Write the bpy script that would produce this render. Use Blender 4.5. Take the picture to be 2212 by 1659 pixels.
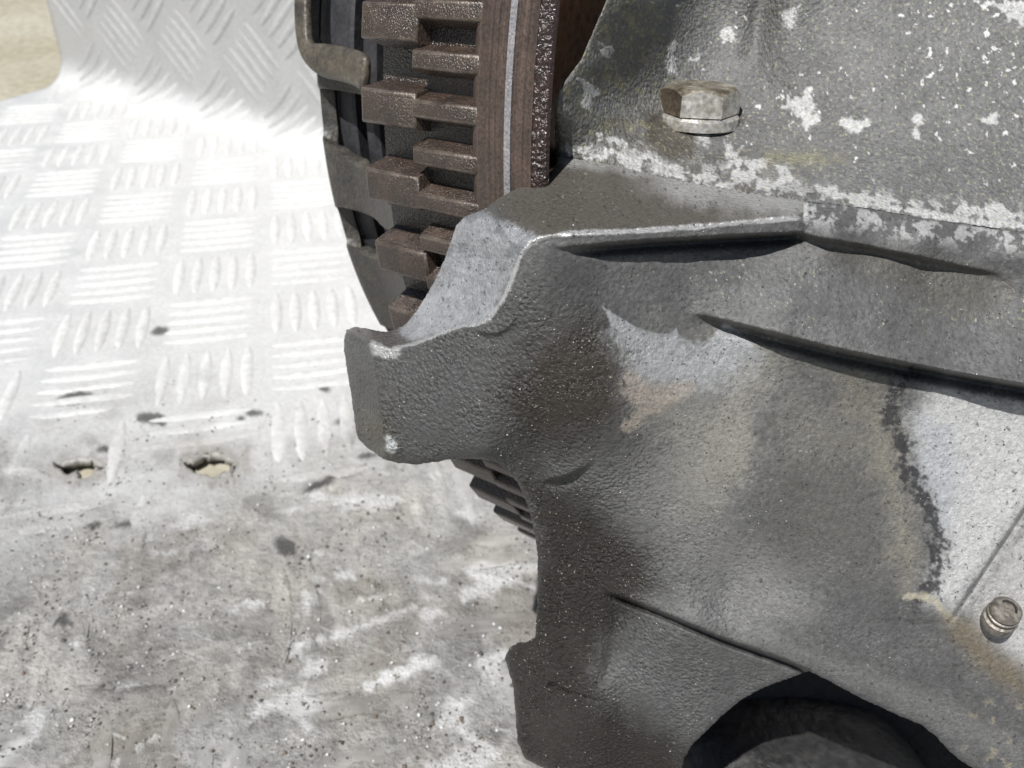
import bpy, bmesh, math
import numpy as np
from mathutils import Matrix, Vector

for o in list(bpy.data.objects):
    bpy.data.objects.remove(o)
scene = bpy.context.scene
COL = scene.collection

# ------------------------------------------------------------------ camera
PITCH = math.radians(34.0)
CAM_H = 0.215
cam_data = bpy.data.cameras.new("camera")
cam = bpy.data.objects.new("camera", cam_data)
COL.objects.link(cam)
cam.location = (0, 0, CAM_H)
cam.rotation_euler = (math.pi / 2 - PITCH, 0, 0)
cam_data.sensor_width = 36.0
cam_data.lens = 33.28
cam_data.clip_start = 0.005
cam_data.clip_end = 60.0
cam_data.dof.use_dof = True
cam_data.dof.focus_distance = 0.143
cam_data.dof.aperture_fstop = 44.0
scene.camera = cam

# ------------------------------------------------------------------ light
SUN_FROM = Vector((-0.275, -0.445, 0.85)).normalized()   # towards the sun
world = bpy.data.worlds.new("World")
scene.world = world
world.use_nodes = True
wn = world.node_tree.nodes
sky = wn.new("ShaderNodeTexSky")
sky.sky_type = 'NISHITA'
sky.sun_disc = False
sky.sun_elevation = math.asin(SUN_FROM.z)
sky.sun_rotation = math.atan2(SUN_FROM.x, SUN_FROM.y)
wn["Background"].inputs["Strength"].default_value = 0.05
world.node_tree.links.new(sky.outputs["Color"], wn["Background"].inputs["Color"])
sun_data = bpy.data.lights.new("sun", 'SUN')
sun_data.energy = 4.8
sun_data.angle = math.radians(0.53)
sun_data.color = (1.0, 0.98, 0.945)
sun = bpy.data.objects.new("sun", sun_data)
COL.objects.link(sun)
sun.location = (-0.5, -0.5, 1.5)
sun.rotation_euler = SUN_FROM.to_track_quat('Z', 'Y').to_euler()
vs = scene.view_settings
vs.view_transform = 'Standard'
vs.look = 'None'
vs.gamma = 1.0
vs.exposure = 0.1
vs.use_curve_mapping = False
scene.cycles.max_bounces = 6
scene.cycles.diffuse_bounces = 3
scene.cycles.glossy_bounces = 3

# ------------------------------------------------------------------ maths
F_PX, CX, CY = 2045.0, 1106.0, 829.5     # measuring frame: 2212 x 1659
SP, CP = math.sin(PITCH), math.cos(PITCH)


def unproject(px, py, z):
    """measured direction + distance (m) -> world position"""
    u = (px - CX) / F_PX * z
    v = (CY - py) / F_PX * z
    return np.stack([u, v * SP + z * CP, CAM_H + v * CP - z * SP], -1)


def project(P):
    x, y, z = P[..., 0], P[..., 1], P[..., 2] - CAM_H
    d = y * CP - z * SP
    v = y * SP + z * CP
    d = np.where(np.abs(d) < 1e-4, 1e-4, d)
    return CX + F_PX * x / d, CY - F_PX * v / d, d


def _hash(ix, iy, seed):
    h = (ix.astype(np.int64) * 374761393 + iy.astype(np.int64) * 668265263 + seed * 982451653) & 0x7fffffff
    h = ((h ^ (h >> 13)) * 1274126177) & 0x7fffffff
    return ((h ^ (h >> 16)) & 0xffff) / 65535.0


def perlin(x, y, seed=0):
    ix, iy = np.floor(x), np.floor(y)
    fx, fy = x - ix, y - iy
    ux = fx * fx * fx * (fx * (fx * 6 - 15) + 10)
    uy = fy * fy * fy * (fy * (fy * 6 - 15) + 10)

    def g(ax, ay, dx, dy):
        a = _hash(ax, ay, seed) * 6.2831853
        return np.cos(a) * dx + np.sin(a) * dy
    n00 = g(ix, iy, fx, fy)
    n10 = g(ix + 1, iy, fx - 1, fy)
    n01 = g(ix, iy + 1, fx, fy - 1)
    n11 = g(ix + 1, iy + 1, fx - 1, fy - 1)
    return ((n00 * (1 - ux) + n10 * ux) * (1 - uy) + (n01 * (1 - ux) + n11 * ux) * uy) * 1.5


def fbm(x, y, scale, octv=4, seed=0, gain=0.55):
    out = 0.0
    amp, tot = 1.0, 0.0
    for i in range(octv):
        out = out + amp * perlin(x / scale, y / scale, seed + i * 17)
        tot += amp
        amp *= gain
        scale /= 2.03
    return out / tot


def sstep(a, b, x):
    t = np.clip((x - a) / (b - a), 0, 1)
    return t * t * (3 - 2 * t)


def poly_sdf(px, py, poly):
    """signed distance, positive inside"""
    d2 = np.full(px.shape, 1e12)
    inside = np.zeros(px.shape, bool)
    n = len(poly)
    for i in range(n):
        x0, y0 = poly[i]
        x1, y1 = poly[(i + 1) % n]
        ex, ey = x1 - x0, y1 - y0
        t = np.clip(((px - x0) * ex + (py - y0) * ey) / (ex * ex + ey * ey + 1e-9), 0, 1)
        d2 = np.minimum(d2, (px - x0 - t * ex) ** 2 + (py - y0 - t * ey) ** 2)
        if y0 != y1:
            c = ((y0 > py) != (y1 > py)) & (px < (x1 - x0) * (py - y0) / (y1 - y0) + x0)
            inside ^= c
    d = np.sqrt(d2)
    return np.where(inside, d, -d)


def line_dist(px, py, pts):
    d2 = np.full(px.shape, 1e12)
    for (x0, y0), (x1, y1) in zip(pts[:-1], pts[1:]):
        ex, ey = x1 - x0, y1 - y0
        t = np.clip(((px - x0) * ex + (py - y0) * ey) / (ex * ex + ey * ey + 1e-9), 0, 1)
        d2 = np.minimum(d2, (px - x0 - t * ex) ** 2 + (py - y0 - t * ey) ** 2)
    return np.sqrt(d2)


class TPS:
    def __init__(self, pts, smooth=0.0):
        P = np.array(pts, float)
        self.c = P[:, :2] / 400.0
        n = len(P)
        K = self._k(self.c[:, None] - self.c[None])
        K += np.eye(n) * smooth
        A = np.zeros((n + 3, n + 3))
        A[:n, :n] = K
        A[:n, n] = 1
        A[:n, n + 1:] = self.c
        A[n, :n] = 1
        A[n + 1:, :n] = self.c.T
        self.w = np.linalg.solve(A, np.concatenate([P[:, 2], [0, 0, 0]]))

    @staticmethod
    def _k(d):
        r2 = (d ** 2).sum(-1)
        return 0.5 * r2 * np.log(r2 + 1e-12)

    def __call__(self, px, py):
        x, y = px / 400.0, py / 400.0
        n = len(self.c)
        out = self.w[n] + self.w[n + 1] * x + self.w[n + 2] * y
        for (cx_, cy_), w in zip(self.c, self.w[:n]):
            r2 = (x - cx_) ** 2 + (y - cy_) ** 2
            out = out + w * 0.5 * r2 * np.log(r2 + 1e-12)
        return out


def blur(Z, n=1):
    for _ in range(n):
        P = np.pad(Z, 1, mode='edge')
        Z = (P[:-2] + 2 * P[1:-1] + P[2:])[:, 1:-1] / 4
        P = np.pad(Z, 1, mode='edge')
        Z = (P[:, :-2] + 2 * P[:, 1:-1] + P[:, 2:])[1:-1] / 4
    return Z


# ------------------------------------------------------------------ object helpers
def tag(o, label=None, cat=None, group=None, kind=None):
    if label: o["label"] = label
    if cat: o["category"] = cat
    if group: o["group"] = group
    if kind: o["kind"] = kind
    return o


def link(name, mesh, mat=None, parent=None, smooth=True):
    o = bpy.data.objects.new(name, mesh)
    COL.objects.link(o)
    if mat is not None and not mesh.materials:
        mesh.materials.append(mat)
    if parent is not None:
        o.parent = parent
    if smooth:
        mesh.polygons.foreach_set("use_smooth", [True] * len(mesh.polygons))
    return o


def empty(name, loc=(0, 0, 0), mat=None):
    o = bpy.data.objects.new(name, None)
    COL.objects.link(o)
    if mat is not None:
        o.matrix_world = mat
    else:
        o.location = loc
    o.empty_display_size = 0.01
    return o


def np_mesh(name, verts, faces, cols=None, extra=None):
    """fast mesh from arrays; faces is (n,4) or list"""
    me = bpy.data.meshes.new(name)
    V = np.asarray(verts, np.float32)
    Fq = np.asarray(faces, np.int32)
    me.vertices.add(len(V))
    me.vertices.foreach_set("co", V.ravel())
    n, k = Fq.shape
    me.loops.add(n * k)
    me.loops.foreach_set("vertex_index", Fq.ravel())
    me.polygons.add(n)
    me.polygons.foreach_set("loop_start", np.arange(0, n * k, k, dtype=np.int32))
    me.polygons.foreach_set("loop_total", np.full(n, k, np.int32))
    me.update(calc_edges=True)
    if cols is not None:
        at = me.color_attributes.new("Col", 'FLOAT_COLOR', 'POINT')
        C4 = np.ones((len(V), 4), np.float32)
        C4[:, :3] = cols
        at.data.foreach_set("color", C4.ravel())
    for nm, arr in (extra or {}).items():
        at = me.attributes.new(nm, 'FLOAT', 'POINT')
        at.data.foreach_set("value", np.asarray(arr, np.float32))
    me.validate()
    return me


# ------------------------------------------------------------------ materials
def new_mat(name):
    m = bpy.data.materials.new(name)
    m.use_nodes = True
    nt = m.node_tree
    b = nt.nodes["Principled BSDF"]
    return m, nt, b


def nd(nt, typ, **kw):
    n = nt.nodes.new(typ)
    for k, v in kw.items():
        setattr(n, k, v)
    return n


def noise(nt, scale, detail=4, rough=0.55, vec=None):
    n = nd(nt, "ShaderNodeTexNoise")
    n.inputs["Scale"].default_value = scale
    n.inputs["Detail"].default_value = detail
    n.inputs["Roughness"].default_value = rough
    if vec is not None:
        nt.links.new(vec, n.inputs["Vector"])
    return n


def ramp(nt, src, stops):
    r = nd(nt, "ShaderNodeValToRGB")
    while len(r.color_ramp.elements) < len(stops):
        r.color_ramp.elements.new(0.5)
    for e, (p, c) in zip(r.color_ramp.elements, stops):
        e.position = p
        e.color = (c, c, c, 1) if not hasattr(c, '__len__') else (*c, 1)
    nt.links.new(src, r.inputs["Fac"])
    return r


def math_n(nt, op, a, b=None):
    n = nd(nt, "ShaderNodeMath", operation=op)
    for i, v in enumerate((a, b)):
        if v is None: continue
        if hasattr(v, 'is_output') or hasattr(v, 'links'):
            nt.links.new(v, n.inputs[i])
        else:
            n.inputs[i].default_value = v
    return n.outputs[0]


def mixcol(nt, fac, a, b, blend='MIX'):
    n = nd(nt, "ShaderNodeMix", data_type='RGBA', blend_type=blend)
    for key, v in ((0, fac), (6, a), (7, b)):
        if hasattr(v, 'links'):
            nt.links.new(v, n.inputs[key])
        elif isinstance(v, (int, float)):
            n.inputs[key].default_value = v
        else:
            n.inputs[key].default_value = (*v, 1)
    return n.outputs[2]


def bump(nt, height, strength, dist, prev=None):
    n = nd(nt, "ShaderNodeBump")
    n.inputs["Strength"].default_value = strength
    n.inputs["Distance"].default_value = dist
    nt.links.new(height, n.inputs["Height"])
    if prev is not None:
        nt.links.new(prev, n.inputs["Normal"])
    return n.outputs[0]


def cast_material():
    """sand-cast aluminium: colour, wetness, bareness and grain read from the mesh"""
    m, nt, b = new_mat("cast_aluminium")
    L = nt.links
    geo = nd(nt, "ShaderNodeNewGeometry")
    pos = geo.outputs["Position"]
    at = nd(nt, "ShaderNodeAttribute", attribute_name="Col")
    wet = nd(nt, "ShaderNodeAttribute", attribute_name="wet")
    gr = nd(nt, "ShaderNodeAttribute", attribute_name="grain")
    bare = nd(nt, "ShaderNodeAttribute", attribute_name="bare")
    n1 = noise(nt, 1500, 3, 0.65, pos)
    n2 = noise(nt, 3800, 2, 0.65, pos)
    n3 = noise(nt, 420, 2, 0.6, pos)
    sp = ramp(nt, n1.outputs["Fac"], [(0.28, 0.76), (0.5, 1.0), (0.72, 1.24)])
    col = mixcol(nt, 1.0, at.outputs["Color"], sp.outputs["Color"], 'MULTIPLY')
    sp2 = ramp(nt, n2.outputs["Fac"], [(0.3, 0.86), (0.7, 1.15)])
    col = mixcol(nt, 1.0, col, sp2.outputs["Color"], 'MULTIPLY')
    L.new(col, b.inputs["Base Color"])
    L.new(math_n(nt, 'MULTIPLY', bare.outputs["Fac"], 0.75), b.inputs["Metallic"])
    r = math_n(nt, 'MULTIPLY', wet.outputs["Fac"], -0.52)
    r = math_n(nt, 'ADD', r, 0.66)
    r = math_n(nt, 'ADD', r, math_n(nt, 'MULTIPLY', bare.outputs["Fac"], -0.22))
    rr = math_n(nt, 'ADD', r, math_n(nt, 'MULTIPLY', math_n(nt, 'SUBTRACT', n3.outputs["Fac"], 0.5), 0.3))
    L.new(rr, b.inputs["Roughness"])
    b.inputs["Specular IOR Level"].default_value = 0.36
    vor = nd(nt, "ShaderNodeTexVoronoi", feature='F1')
    vor.inputs["Scale"].default_value = 1500
    L.new(pos, vor.inputs["Vector"])
    hb = math_n(nt, 'ADD', math_n(nt, 'MULTIPLY', vor.outputs["Distance"], -0.6), n1.outputs["Fac"])
    hb = math_n(nt, 'MULTIPLY', hb, gr.outputs["Fac"])
    hb = math_n(nt, 'ADD', hb, math_n(nt, 'MULTIPLY', n2.outputs["Fac"], math_n(nt, 'ADD', math_n(nt, 'MULTIPLY', wet.outputs["Fac"], 0.32), 0.06)))
    nb = bump(nt, hb, 1.0, 0.00060)
    L.new(nb, b.inputs["Normal"])
    return m


def oily_steel(name, c1, c2, rough, bscale, bdist, metallic=0.0, spec=0.6, streak=None):
    m, nt, b = new_mat(name)
    L = nt.links
    tc = nd(nt, "ShaderNodeTexCoord")
    geo = nd(nt, "ShaderNodeNewGeometry")
    pos = geo.outputs["Position"]
    n1 = noise(nt, 260, 5, 0.6, pos)
    col = mixcol(nt, ramp(nt, n1.outputs["Fac"], [(0.35, 0.0), (0.68, 1.0)]).outputs["Color"], c1, c2)
    n2 = noise(nt, bscale, 3, 0.6, pos)
    sp = ramp(nt, n2.outputs["Fac"], [(0.3, 0.6), (0.7, 1.35)])
    col = mixcol(nt, 1.0, col, sp.outputs["Color"], 'MULTIPLY')
    if streak is not None:
        mp = nd(nt, "ShaderNodeMapping")
        mp.inputs["Scale"].default_value = streak
        L.new(tc.outputs["Object"], mp.inputs["Vector"])
        n3 = noise(nt, 1.0, 4, 0.7, mp.outputs["Vector"])
        sr = ramp(nt, n3.outputs["Fac"], [(0.3, 0.55), (0.7, 1.4)])
        col = mixcol(nt, 1.0, col, sr.outputs["Color"], 'MULTIPLY')
    L.new(col, b.inputs["Base Color"])
    b.inputs["Metallic"].default_value = metallic
    b.inputs["Specular IOR Level"].default_value = spec
    r = ramp(nt, n1.outputs["Fac"], [(0.3, rough * 0.75), (0.7, min(1.0, rough * 1.3))])
    L.new(r.outputs["Color"], b.inputs["Roughness"])
    vor = nd(nt, "ShaderNodeTexVoronoi", feature='F1')
    vor.inputs["Scale"].default_value = bscale * 0.75
    L.new(pos, vor.inputs["Vector"])
    hb = math_n(nt, 'ADD', math_n(nt, 'MULTIPLY', vor.outputs["Distance"], -0.7), n2.outputs["Fac"])
    L.new(bump(nt, hb, 1.0, bdist), b.inputs["Normal"])
    return m


def plate_material():
    m, nt, b = new_mat("aluminium_tread_plate")
    L = nt.links
    geo = nd(nt, "ShaderNodeNewGeometry")
    pos = geo.outputs["Position"]
    at = nd(nt, "ShaderNodeAttribute", attribute_name="Col")
    n1 = noise(nt, 520, 4, 0.7, pos)
    n2 = noise(nt, 60, 2, 0.6, pos)
    sp = ramp(nt, n1.outputs["Fac"], [(0.3, 0.86), (0.7, 1.12)])
    col = mixcol(nt, 1.0, at.outputs["Color"], sp.outputs["Color"], 'MULTIPLY')
    # fine directional scratches and grit where the plate is worn
    dt = nd(nt, "ShaderNodeAttribute", attribute_name="dirt")
    for rot, thr, sc in ((0.42, 0.60, (22, 520, 300)), (-0.75, 0.62, (30, 640, 300))):
        mr = nd(nt, "ShaderNodeMapping")
        mr.inputs["Rotation"].default_value = (0, 0, rot)
        L.new(pos, mr.inputs["Vector"])
        mp = nd(nt, "ShaderNodeMapping")
        mp.inputs["Scale"].default_value = sc
        L.new(mr.outputs["Vector"], mp.inputs["Vector"])
        ns = noise(nt, 1.0, 3, 0.6, mp.outputs["Vector"])
        msk = math_n(nt, 'MULTIPLY', ramp(nt, ns.outputs["Fac"], [(thr, 0.0), (thr + 0.09, 1.0)]).outputs["Color"],
                     math_n(nt, 'MULTIPLY', dt.outputs["Fac"], ramp(nt, n2.outputs["Fac"], [(0.48, 0.0), (0.64, 0.5)]).outputs["Color"]))
        col = mixcol(nt, msk, col, (0.62, 0.62, 0.615))
    ng = noise(nt, 950, 2, 0.5, pos)
    gm = math_n(nt, 'MULTIPLY', ramp(nt, ng.outputs["Fac"], [(0.66, 0.0), (0.71, 0.8)]).outputs["Color"], dt.outputs["Fac"])
    col = mixcol(nt, gm, col, (0.07, 0.068, 0.062))
    L.new(col, b.inputs["Base Color"])
    b.inputs["Metallic"].default_value = 0.12
    r = ramp(nt, n2.outputs["Fac"], [(0.35, 0.30), (0.65, 0.62)])
    L.new(r.outputs["Color"], b.inputs["Roughness"])
    hp = math_n(nt, 'MULTIPLY', n1.outputs["Fac"], math_n(nt, 'ADD', math_n(nt, 'MULTIPLY', dt.outputs["Fac"], 1.0), 0.22))
    L.new(bump(nt, hp, 1.0, 0.0010), b.inputs["Normal"])
    return m


def bar_material():
    m, nt, b = new_mat("aluminium_tread_bar")
    L = nt.links
    geo = nd(nt, "ShaderNodeNewGeometry")
    oi = nd(nt, "ShaderNodeObjectInfo")
    n1 = noise(nt, 300, 6, 0.65, geo.outputs["Position"])
    sp = ramp(nt, n1.outputs["Fac"], [(0.3, 0.82), (0.7, 1.14)])
    col = mixcol(nt, 1.0, oi.outputs["Color"], sp.outputs["Color"], 'MULTIPLY')
    L.new(col, b.inputs["Base Color"])
    b.inputs["Metallic"].default_value = 0.05
    b.inputs["Roughness"].default_value = 0.7
    b.inputs["Specular IOR Level"].default_value = 0.25
    L.new(bump(nt, n1.outputs["Fac"], 0.5, 0.0005), b.inputs["Normal"])
    return m


M_CAST = cast_material()
M_PLATE = plate_material()
M_BAR = bar_material()
M_RUST = oily_steel("rust_brown_oiled_iron", (0.030, 0.023, 0.019), (0.054, 0.038, 0.029), 0.20, 3000, 0.00028, spec=1.0)
M_FACE = oily_steel("rusty_wheel_face", (0.22, 0.105, 0.048), (0.34, 0.17, 0.085), 0.5, 900, 0.00008, spec=0.4)
M_WORN = oily_steel("worn_tooth_edge", (0.055, 0.038, 0.029), (0.17, 0.14, 0.115), 0.34, 2600, 0.00012, metallic=0.2, spec=0.7)
M_TOOTH = oily_steel("rust_brown_tooth", (0.035, 0.025, 0.020), (0.072, 0.047, 0.034), 0.25, 3200, 0.00022, spec=0.9)
M_BAND = oily_steel("brown_turned_iron", (0.060, 0.043, 0.036), (0.092, 0.064, 0.052), 0.42, 2000, 0.00010, spec=0.5, streak=(1700, 14, 14))
M_BLACKOIL = oily_steel("wet_oil_iron", (0.022, 0.013, 0.011), (0.045, 0.024, 0.020), 0.16, 1500, 0.00050, spec=0.8)
M_STRIPE = oily_steel("bare_machined_band", (0.26, 0.25, 0.26), (0.33, 0.32, 0.33), 0.5, 2600, 0.00010, metallic=0.2)
M_COVER = oily_steel("clutch_cover_steel", (0.036, 0.035, 0.034), (0.085, 0.076, 0.063), 0.45, 1400, 0.00012)
M_TAB = oily_steel("tarnished_tab_steel", (0.050, 0.044, 0.037), (0.13, 0.11, 0.082), 0.45, 1400, 0.00014)
M_DRUM = oily_steel("dark_grey_steel", (0.030, 0.030, 0.034), (0.042, 0.042, 0.047), 0.6, 1200, 0.00005)
M_BOLT = oily_steel("zinc_plated_bolt", (0.42, 0.39, 0.33), (0.80, 0.78, 0.75), 0.30, 1300, 0.00010, metallic=0.6)
M_BOLTRUST = oily_steel("rusted_bolt_flat", (0.055, 0.042, 0.030), (0.13, 0.10, 0.068), 0.5, 1300, 0.00018, metallic=0.1)
M_BOLTTOP = oily_steel("stained_bolt_crown", (0.10, 0.078, 0.048), (0.42, 0.39, 0.33), 0.45, 1300, 0.00016, metallic=0.3)
M_SCREW = oily_steel("tarnished_steel_screw", (0.10, 0.088, 0.072), (0.30, 0.275, 0.24), 0.42, 1300, 0.00016, metallic=0.3)
M_LUMP = oily_steel("dark_lump_grey", (0.012, 0.012, 0.013), (0.032, 0.031, 0.030), 0.5, 500, 0.0003)
M_INNER = oily_steel("shade_black", (0.010, 0.010, 0.010), (0.022, 0.020, 0.018), 0.6, 700, 0.0003)  # black standing in for the shade of unlit hollows

# ------------------------------------------------------------------ ground
mg, ntg, bg = new_mat("dusty_concrete")
geo = nd(ntg, "ShaderNodeNewGeometry")
n1 = noise(ntg, 9, 6, 0.6, geo.outputs["Position"])
n2 = noise(ntg, 160, 5, 0.6, geo.outputs["Position"])
cg = mixcol(ntg, ramp(ntg, n1.outputs["Fac"], [(0.35, 0.0), (0.65, 1.0)]).outputs["Color"], (0.38, 0.345, 0.25), (0.46, 0.43, 0.345))
cg = mixcol(ntg, 1.0, cg, ramp(ntg, n2.outputs["Fac"], [(0.3, 0.75), (0.7, 1.2)]).outputs["Color"], 'MULTIPLY')
ntg.links.new(cg, bg.inputs["Base Color"])
bg.inputs["Roughness"].default_value = 0.9
gnd = np_mesh("ground", [(-8, -2, -.0055), (8, -2, -.0055), (8, 14, -.0055), (-8, 14, -.0055)], [(0, 1, 2, 3)])
tag(link("ground", gnd, mg, smooth=False), kind="structure")

# ------------------------------------------------------------------ tread plate (one bent sheet: floor + upstand)
ORG = np.array([-0.3545, 0.7168])
E_S = np.array([0.839, -0.544])
E_T = np.array([-0.544, -0.839])
BEND = 0.022


def sheet(s, t, off=0.0):
    """sheet coordinates -> world; t>0 floor, t<0 upstand, off = height above skin"""
    s, t = np.asarray(s, float), np.asarray(t, float)
    arc = BEND * math.pi / 2
    t0 = t + 0.0
    ang = np.clip(-t0 / arc, 0, 1) * math.pi / 2
    up = np.maximum(-t0 - arc, 0)
    back = BEND * np.sin(ang)
    z = BEND * (1 - np.cos(ang)) + up
    back = back - off * np.sin(ang)
    z = z + off * np.cos(ang)
    tt = np.maximum(t0, 0)
    X = ORG[0] + E_S[0] * s + E_T[0] * (tt - back)
    Y = ORG[1] + E_S[1] * s + E_T[1] * (tt - back)
    return np.stack([X, Y, z], -1)


def plate_colour(P, seed=0):
    """albedo of the sheet at a world point: clean aluminium at the back, ground-in dirt in front"""
    px, py, d = project(P)
    px = np.where(d < 0.05, 0, px)
    py = np.where(d < 0.05, 3000, py)
    X, Y = P[..., 0] * 1000, P[..., 1] * 1000
    big = fbm(X, Y, 70, 4, 3)
    mid = fbm(X, Y, 18, 4, 7)
    fine = fbm(X, Y, 5, 4, 9)
    # streaks running roughly along the image x direction
    strk = fbm(X * 0.35 + Y * 0.2, Y * 1.0 - X * .25, 7, 4, 21)
    dirt = sstep(0.05, 1.0, (py - 720 + 300 * big + 220 * mid + 120 * fine) / 560)
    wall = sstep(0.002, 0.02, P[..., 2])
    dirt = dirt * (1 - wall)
    tone = 0.315 + 0.12 * big + 0.15 * mid + 0.15 * fine + 0.10 * fbm(X, Y, 2.8, 2, 13) + 0.05 * strk
    tone = np.clip(tone, 0.10, 0.7)
    warm = 0.5 + 0.5 * np.tanh(3 * fbm(X, Y, 50, 3, 15))
    c_d = np.stack([tone * (1.0 + 0.03 * warm), tone * 0.985, tone * (0.965 - 0.06 * warm)], -1)
    clean = np.clip(0.61 + 0.06 * mid + 0.04 * fine, 0.35, 0.75)
    c_c = np.stack([clean, clean, clean * 0.99], -1)
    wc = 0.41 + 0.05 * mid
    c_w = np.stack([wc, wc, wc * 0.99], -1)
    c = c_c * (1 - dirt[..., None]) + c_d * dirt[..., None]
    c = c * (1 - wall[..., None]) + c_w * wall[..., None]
    # brown oily blotches and dark films with clear edges
    br = sstep(0.12, 0.30, fbm(X, Y, 44, 5, 31)) * dirt
    c = c * (1 - 0.45 * br[..., None]) + np.array([0.20, 0.175, 0.145]) * 0.45 * br[..., None]
    dk = sstep(0.18, 0.30, fbm(X, Y, 24, 5, 41)) * dirt
    c = c * (1 - 0.5 * dk[..., None]) + np.array([0.125, 0.12, 0.112]) * 0.5 * dk[..., None]
    # thin bright scrapes
    rd = 1 - np.abs(fbm(X * 0.42 + Y * 0.30, Y - X * 0.32, 26, 3, 51)) * 2.2
    wh = 0 * rd
    c = c * (1 - 0.75 * wh[..., None]) + np.array([0.68, 0.68, 0.675]) * 0.75 * wh[..., None]
    # scuffed-through islands, also painted as pale glints
    isl = sstep(0.21, 0.32, fbm(X * 0.7, Y, 17, 5, 55)) * dirt
    c = c * (1 - 0.75 * isl[..., None]) + np.array([0.62, 0.62, 0.615]) * 0.75 * isl[..., None]
    return np.clip(c, 0.02, 0.92), dirt


# scuffed-bright scratches and painted glints (image-measured, then fixed in the plate)
SCUFF_GLINTS = [[(650, 1395), (720, 1375), (800, 1350), (905, 1310)], [(780, 1298), (830, 1287), (872, 1286)],
       [(800, 1480), (850, 1455), (935, 1428)], [(1030, 1240), (1090, 1255), (1160, 1275)], [(250, 1650), (330, 1590)], [(905, 1250), (960, 1255)]]
HOLES = [((345, 715), 15, 8, -10), ((165, 860), 40, 12, -8), ((330, 905), 26, 12, 8), ((547, 892), 13, 6, 0),
         ((233, 971), 17, 6, 0), ((172, 1012), 46, 19, -3), ((456, 1006), 52, 24, -2), ((617, 1183), 24, 16, 35),
         ((694, 1044), 30, 6, -28), ((738, 911), 10, 6, 0), ((700, 838), 13, 7, 20), ((206, 1136), 14, 6, -20),
         ((273, 1131), 25, 5, -12), ((128, 1338), 25, 13, 15), ((520, 905), 6, 4, 0), ((793, 984), 18, 5, -8)]


def holes_sdf(P, big=True):
    px, py, d = project(P)
    out = np.full(px.shape, -1e3)
    wob = fbm(px, py, 26, 2, 77)
    for (hx, hy), a, b, ang in HOLES:
        if (b >= 18) != big: continue
        c, s = math.cos(math.radians(ang)), math.sin(math.radians(ang))
        u = (px - hx) * c + (py - hy) * s
        v = -(px - hx) * s + (py - hy) * c
        r = np.sqrt((u / a) ** 2 + (v / b) ** 2)
        r = r * (1 + 0.55 * wob)
        out = np.maximum(out, (1 - r) * b)
    return out                                           # positive inside a hole, ~px


def build_plate():
    s = np.concatenate([np.arange(0, 0.30, 0.0030), np.arange(0.30, 0.76, 0.00135), np.arange(0.76, 1.25, 0.02)])
    t = np.concatenate([np.arange(-0.40, -0.035, 0.006), np.arange(-0.035, 0.002, 0.0035), np.arange(0.002, 0.07, 0.003),
                        np.arange(0.07, 0.42, 0.00135), np.arange(0.42, 0.95, 0.02)])
    S, T = np.meshgrid(s, t)
    P = sheet(S, T)
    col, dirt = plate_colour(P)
    X, Y = P[..., 0] * 1000, P[..., 1] * 1000
    px, py, d = project(P)
    relief = dirt * (0.8 * fbm(X, Y, 18, 4, 5) + 0.7 * fbm(X * .7, Y, 8, 3, 6)) * 0.0012
    scuff_glint = np.zeros_like(px)
    for i, pl in enumerate(SCUFF_GLINTS):
        dd = line_dist(px + 14 * fbm(px, py, 60, 2, i), py + 10 * fbm(px, py, 40, 2, i + 9), pl)
        scuff_glint = np.maximum(scuff_glint, (0.9 if i == 2 else 0.55) * sstep(14, 2, dd * (1.5 if i != 2 else 0.7) + 12 * fbm(px, py, 26, 3, 4)))
    okd = (d > 0.1)
    scuff_glint = scuff_glint * okd
    col = col * (1 - 0.85 * scuff_glint[..., None]) + 0.78 * 0.85 * scuff_glint[..., None]
    hs = holes_sdf(P)
    hs = np.where(okd, hs, -1e3)
    P = P + np.array([0, 0, 1.0]) * (relief + 0.0006 * scuff_glint)[..., None]
    rim = sstep(-6, 0, hs)
    P[..., 2] += 0.0003 * rim
    chip = sstep(-3.5, 1.0, np.where(okd, holes_sdf(P, False), -1e3))
    col = col * (1 - 0.85 * chip[..., None]) + np.array([0.045, 0.045, 0.042]) * 0.85 * chip[..., None]
    halo = sstep(-26, -2, hs + 10 * fbm(px, py, 18, 3, 78))
    col = col * (1 - 0.45 * halo[..., None]) + np.array([0.19, 0.165, 0.13]) * 0.45 * halo[..., None]
    ny, nx = S.shape
    idx = np.arange(ny * nx).reshape(ny, nx)
    inside = hs > 0
    cellbad = inside[:-1, :-1] & inside[1:, :-1] & inside[:-1, 1:] & inside[1:, 1:]
    quads = np.stack([idx[:-1, :-1], idx[1:, :-1], idx[1:, 1:], idx[:-1, 1:]], -1)[~cellbad]
    # vertices that fall in a hole slide back to its rim
    gt, gs = np.gradient(np.clip(hs, -60, 60), t, s)
    g2 = gs * gs + gt * gt + 1e-9
    mv = inside & (hs < 20)
    kS = np.clip(-hs * gs / g2, -0.0024, 0.0024)
    kT = np.clip(-hs * gt / g2, -0.0024, 0.0024)
    Q = sheet(S + kS, T + kT)
    P[mv, 0] = Q[mv, 0]
    P[mv, 1] = Q[mv, 1]
    V = P.reshape(-1, 3)
    used = np.unique(quads)
    remap = -np.ones(len(V), np.int64)
    remap[used] = np.arange(len(used))
    me = np_mesh("tread_plate", V[used], remap[quads], col.reshape(-1, 3)[used], {"dirt": dirt.reshape(-1)[used]})
    o = link("tread_plate", me, M_PLATE)
    tag(o, kind="structure")
    sol = o.modifiers.new("thickness", 'SOLIDIFY')
    sol.thickness = 0.003
    sol.offset = -1 if me.polygons[0].normal.z > -2 else 1
    return o


plate = build_plate()


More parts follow.
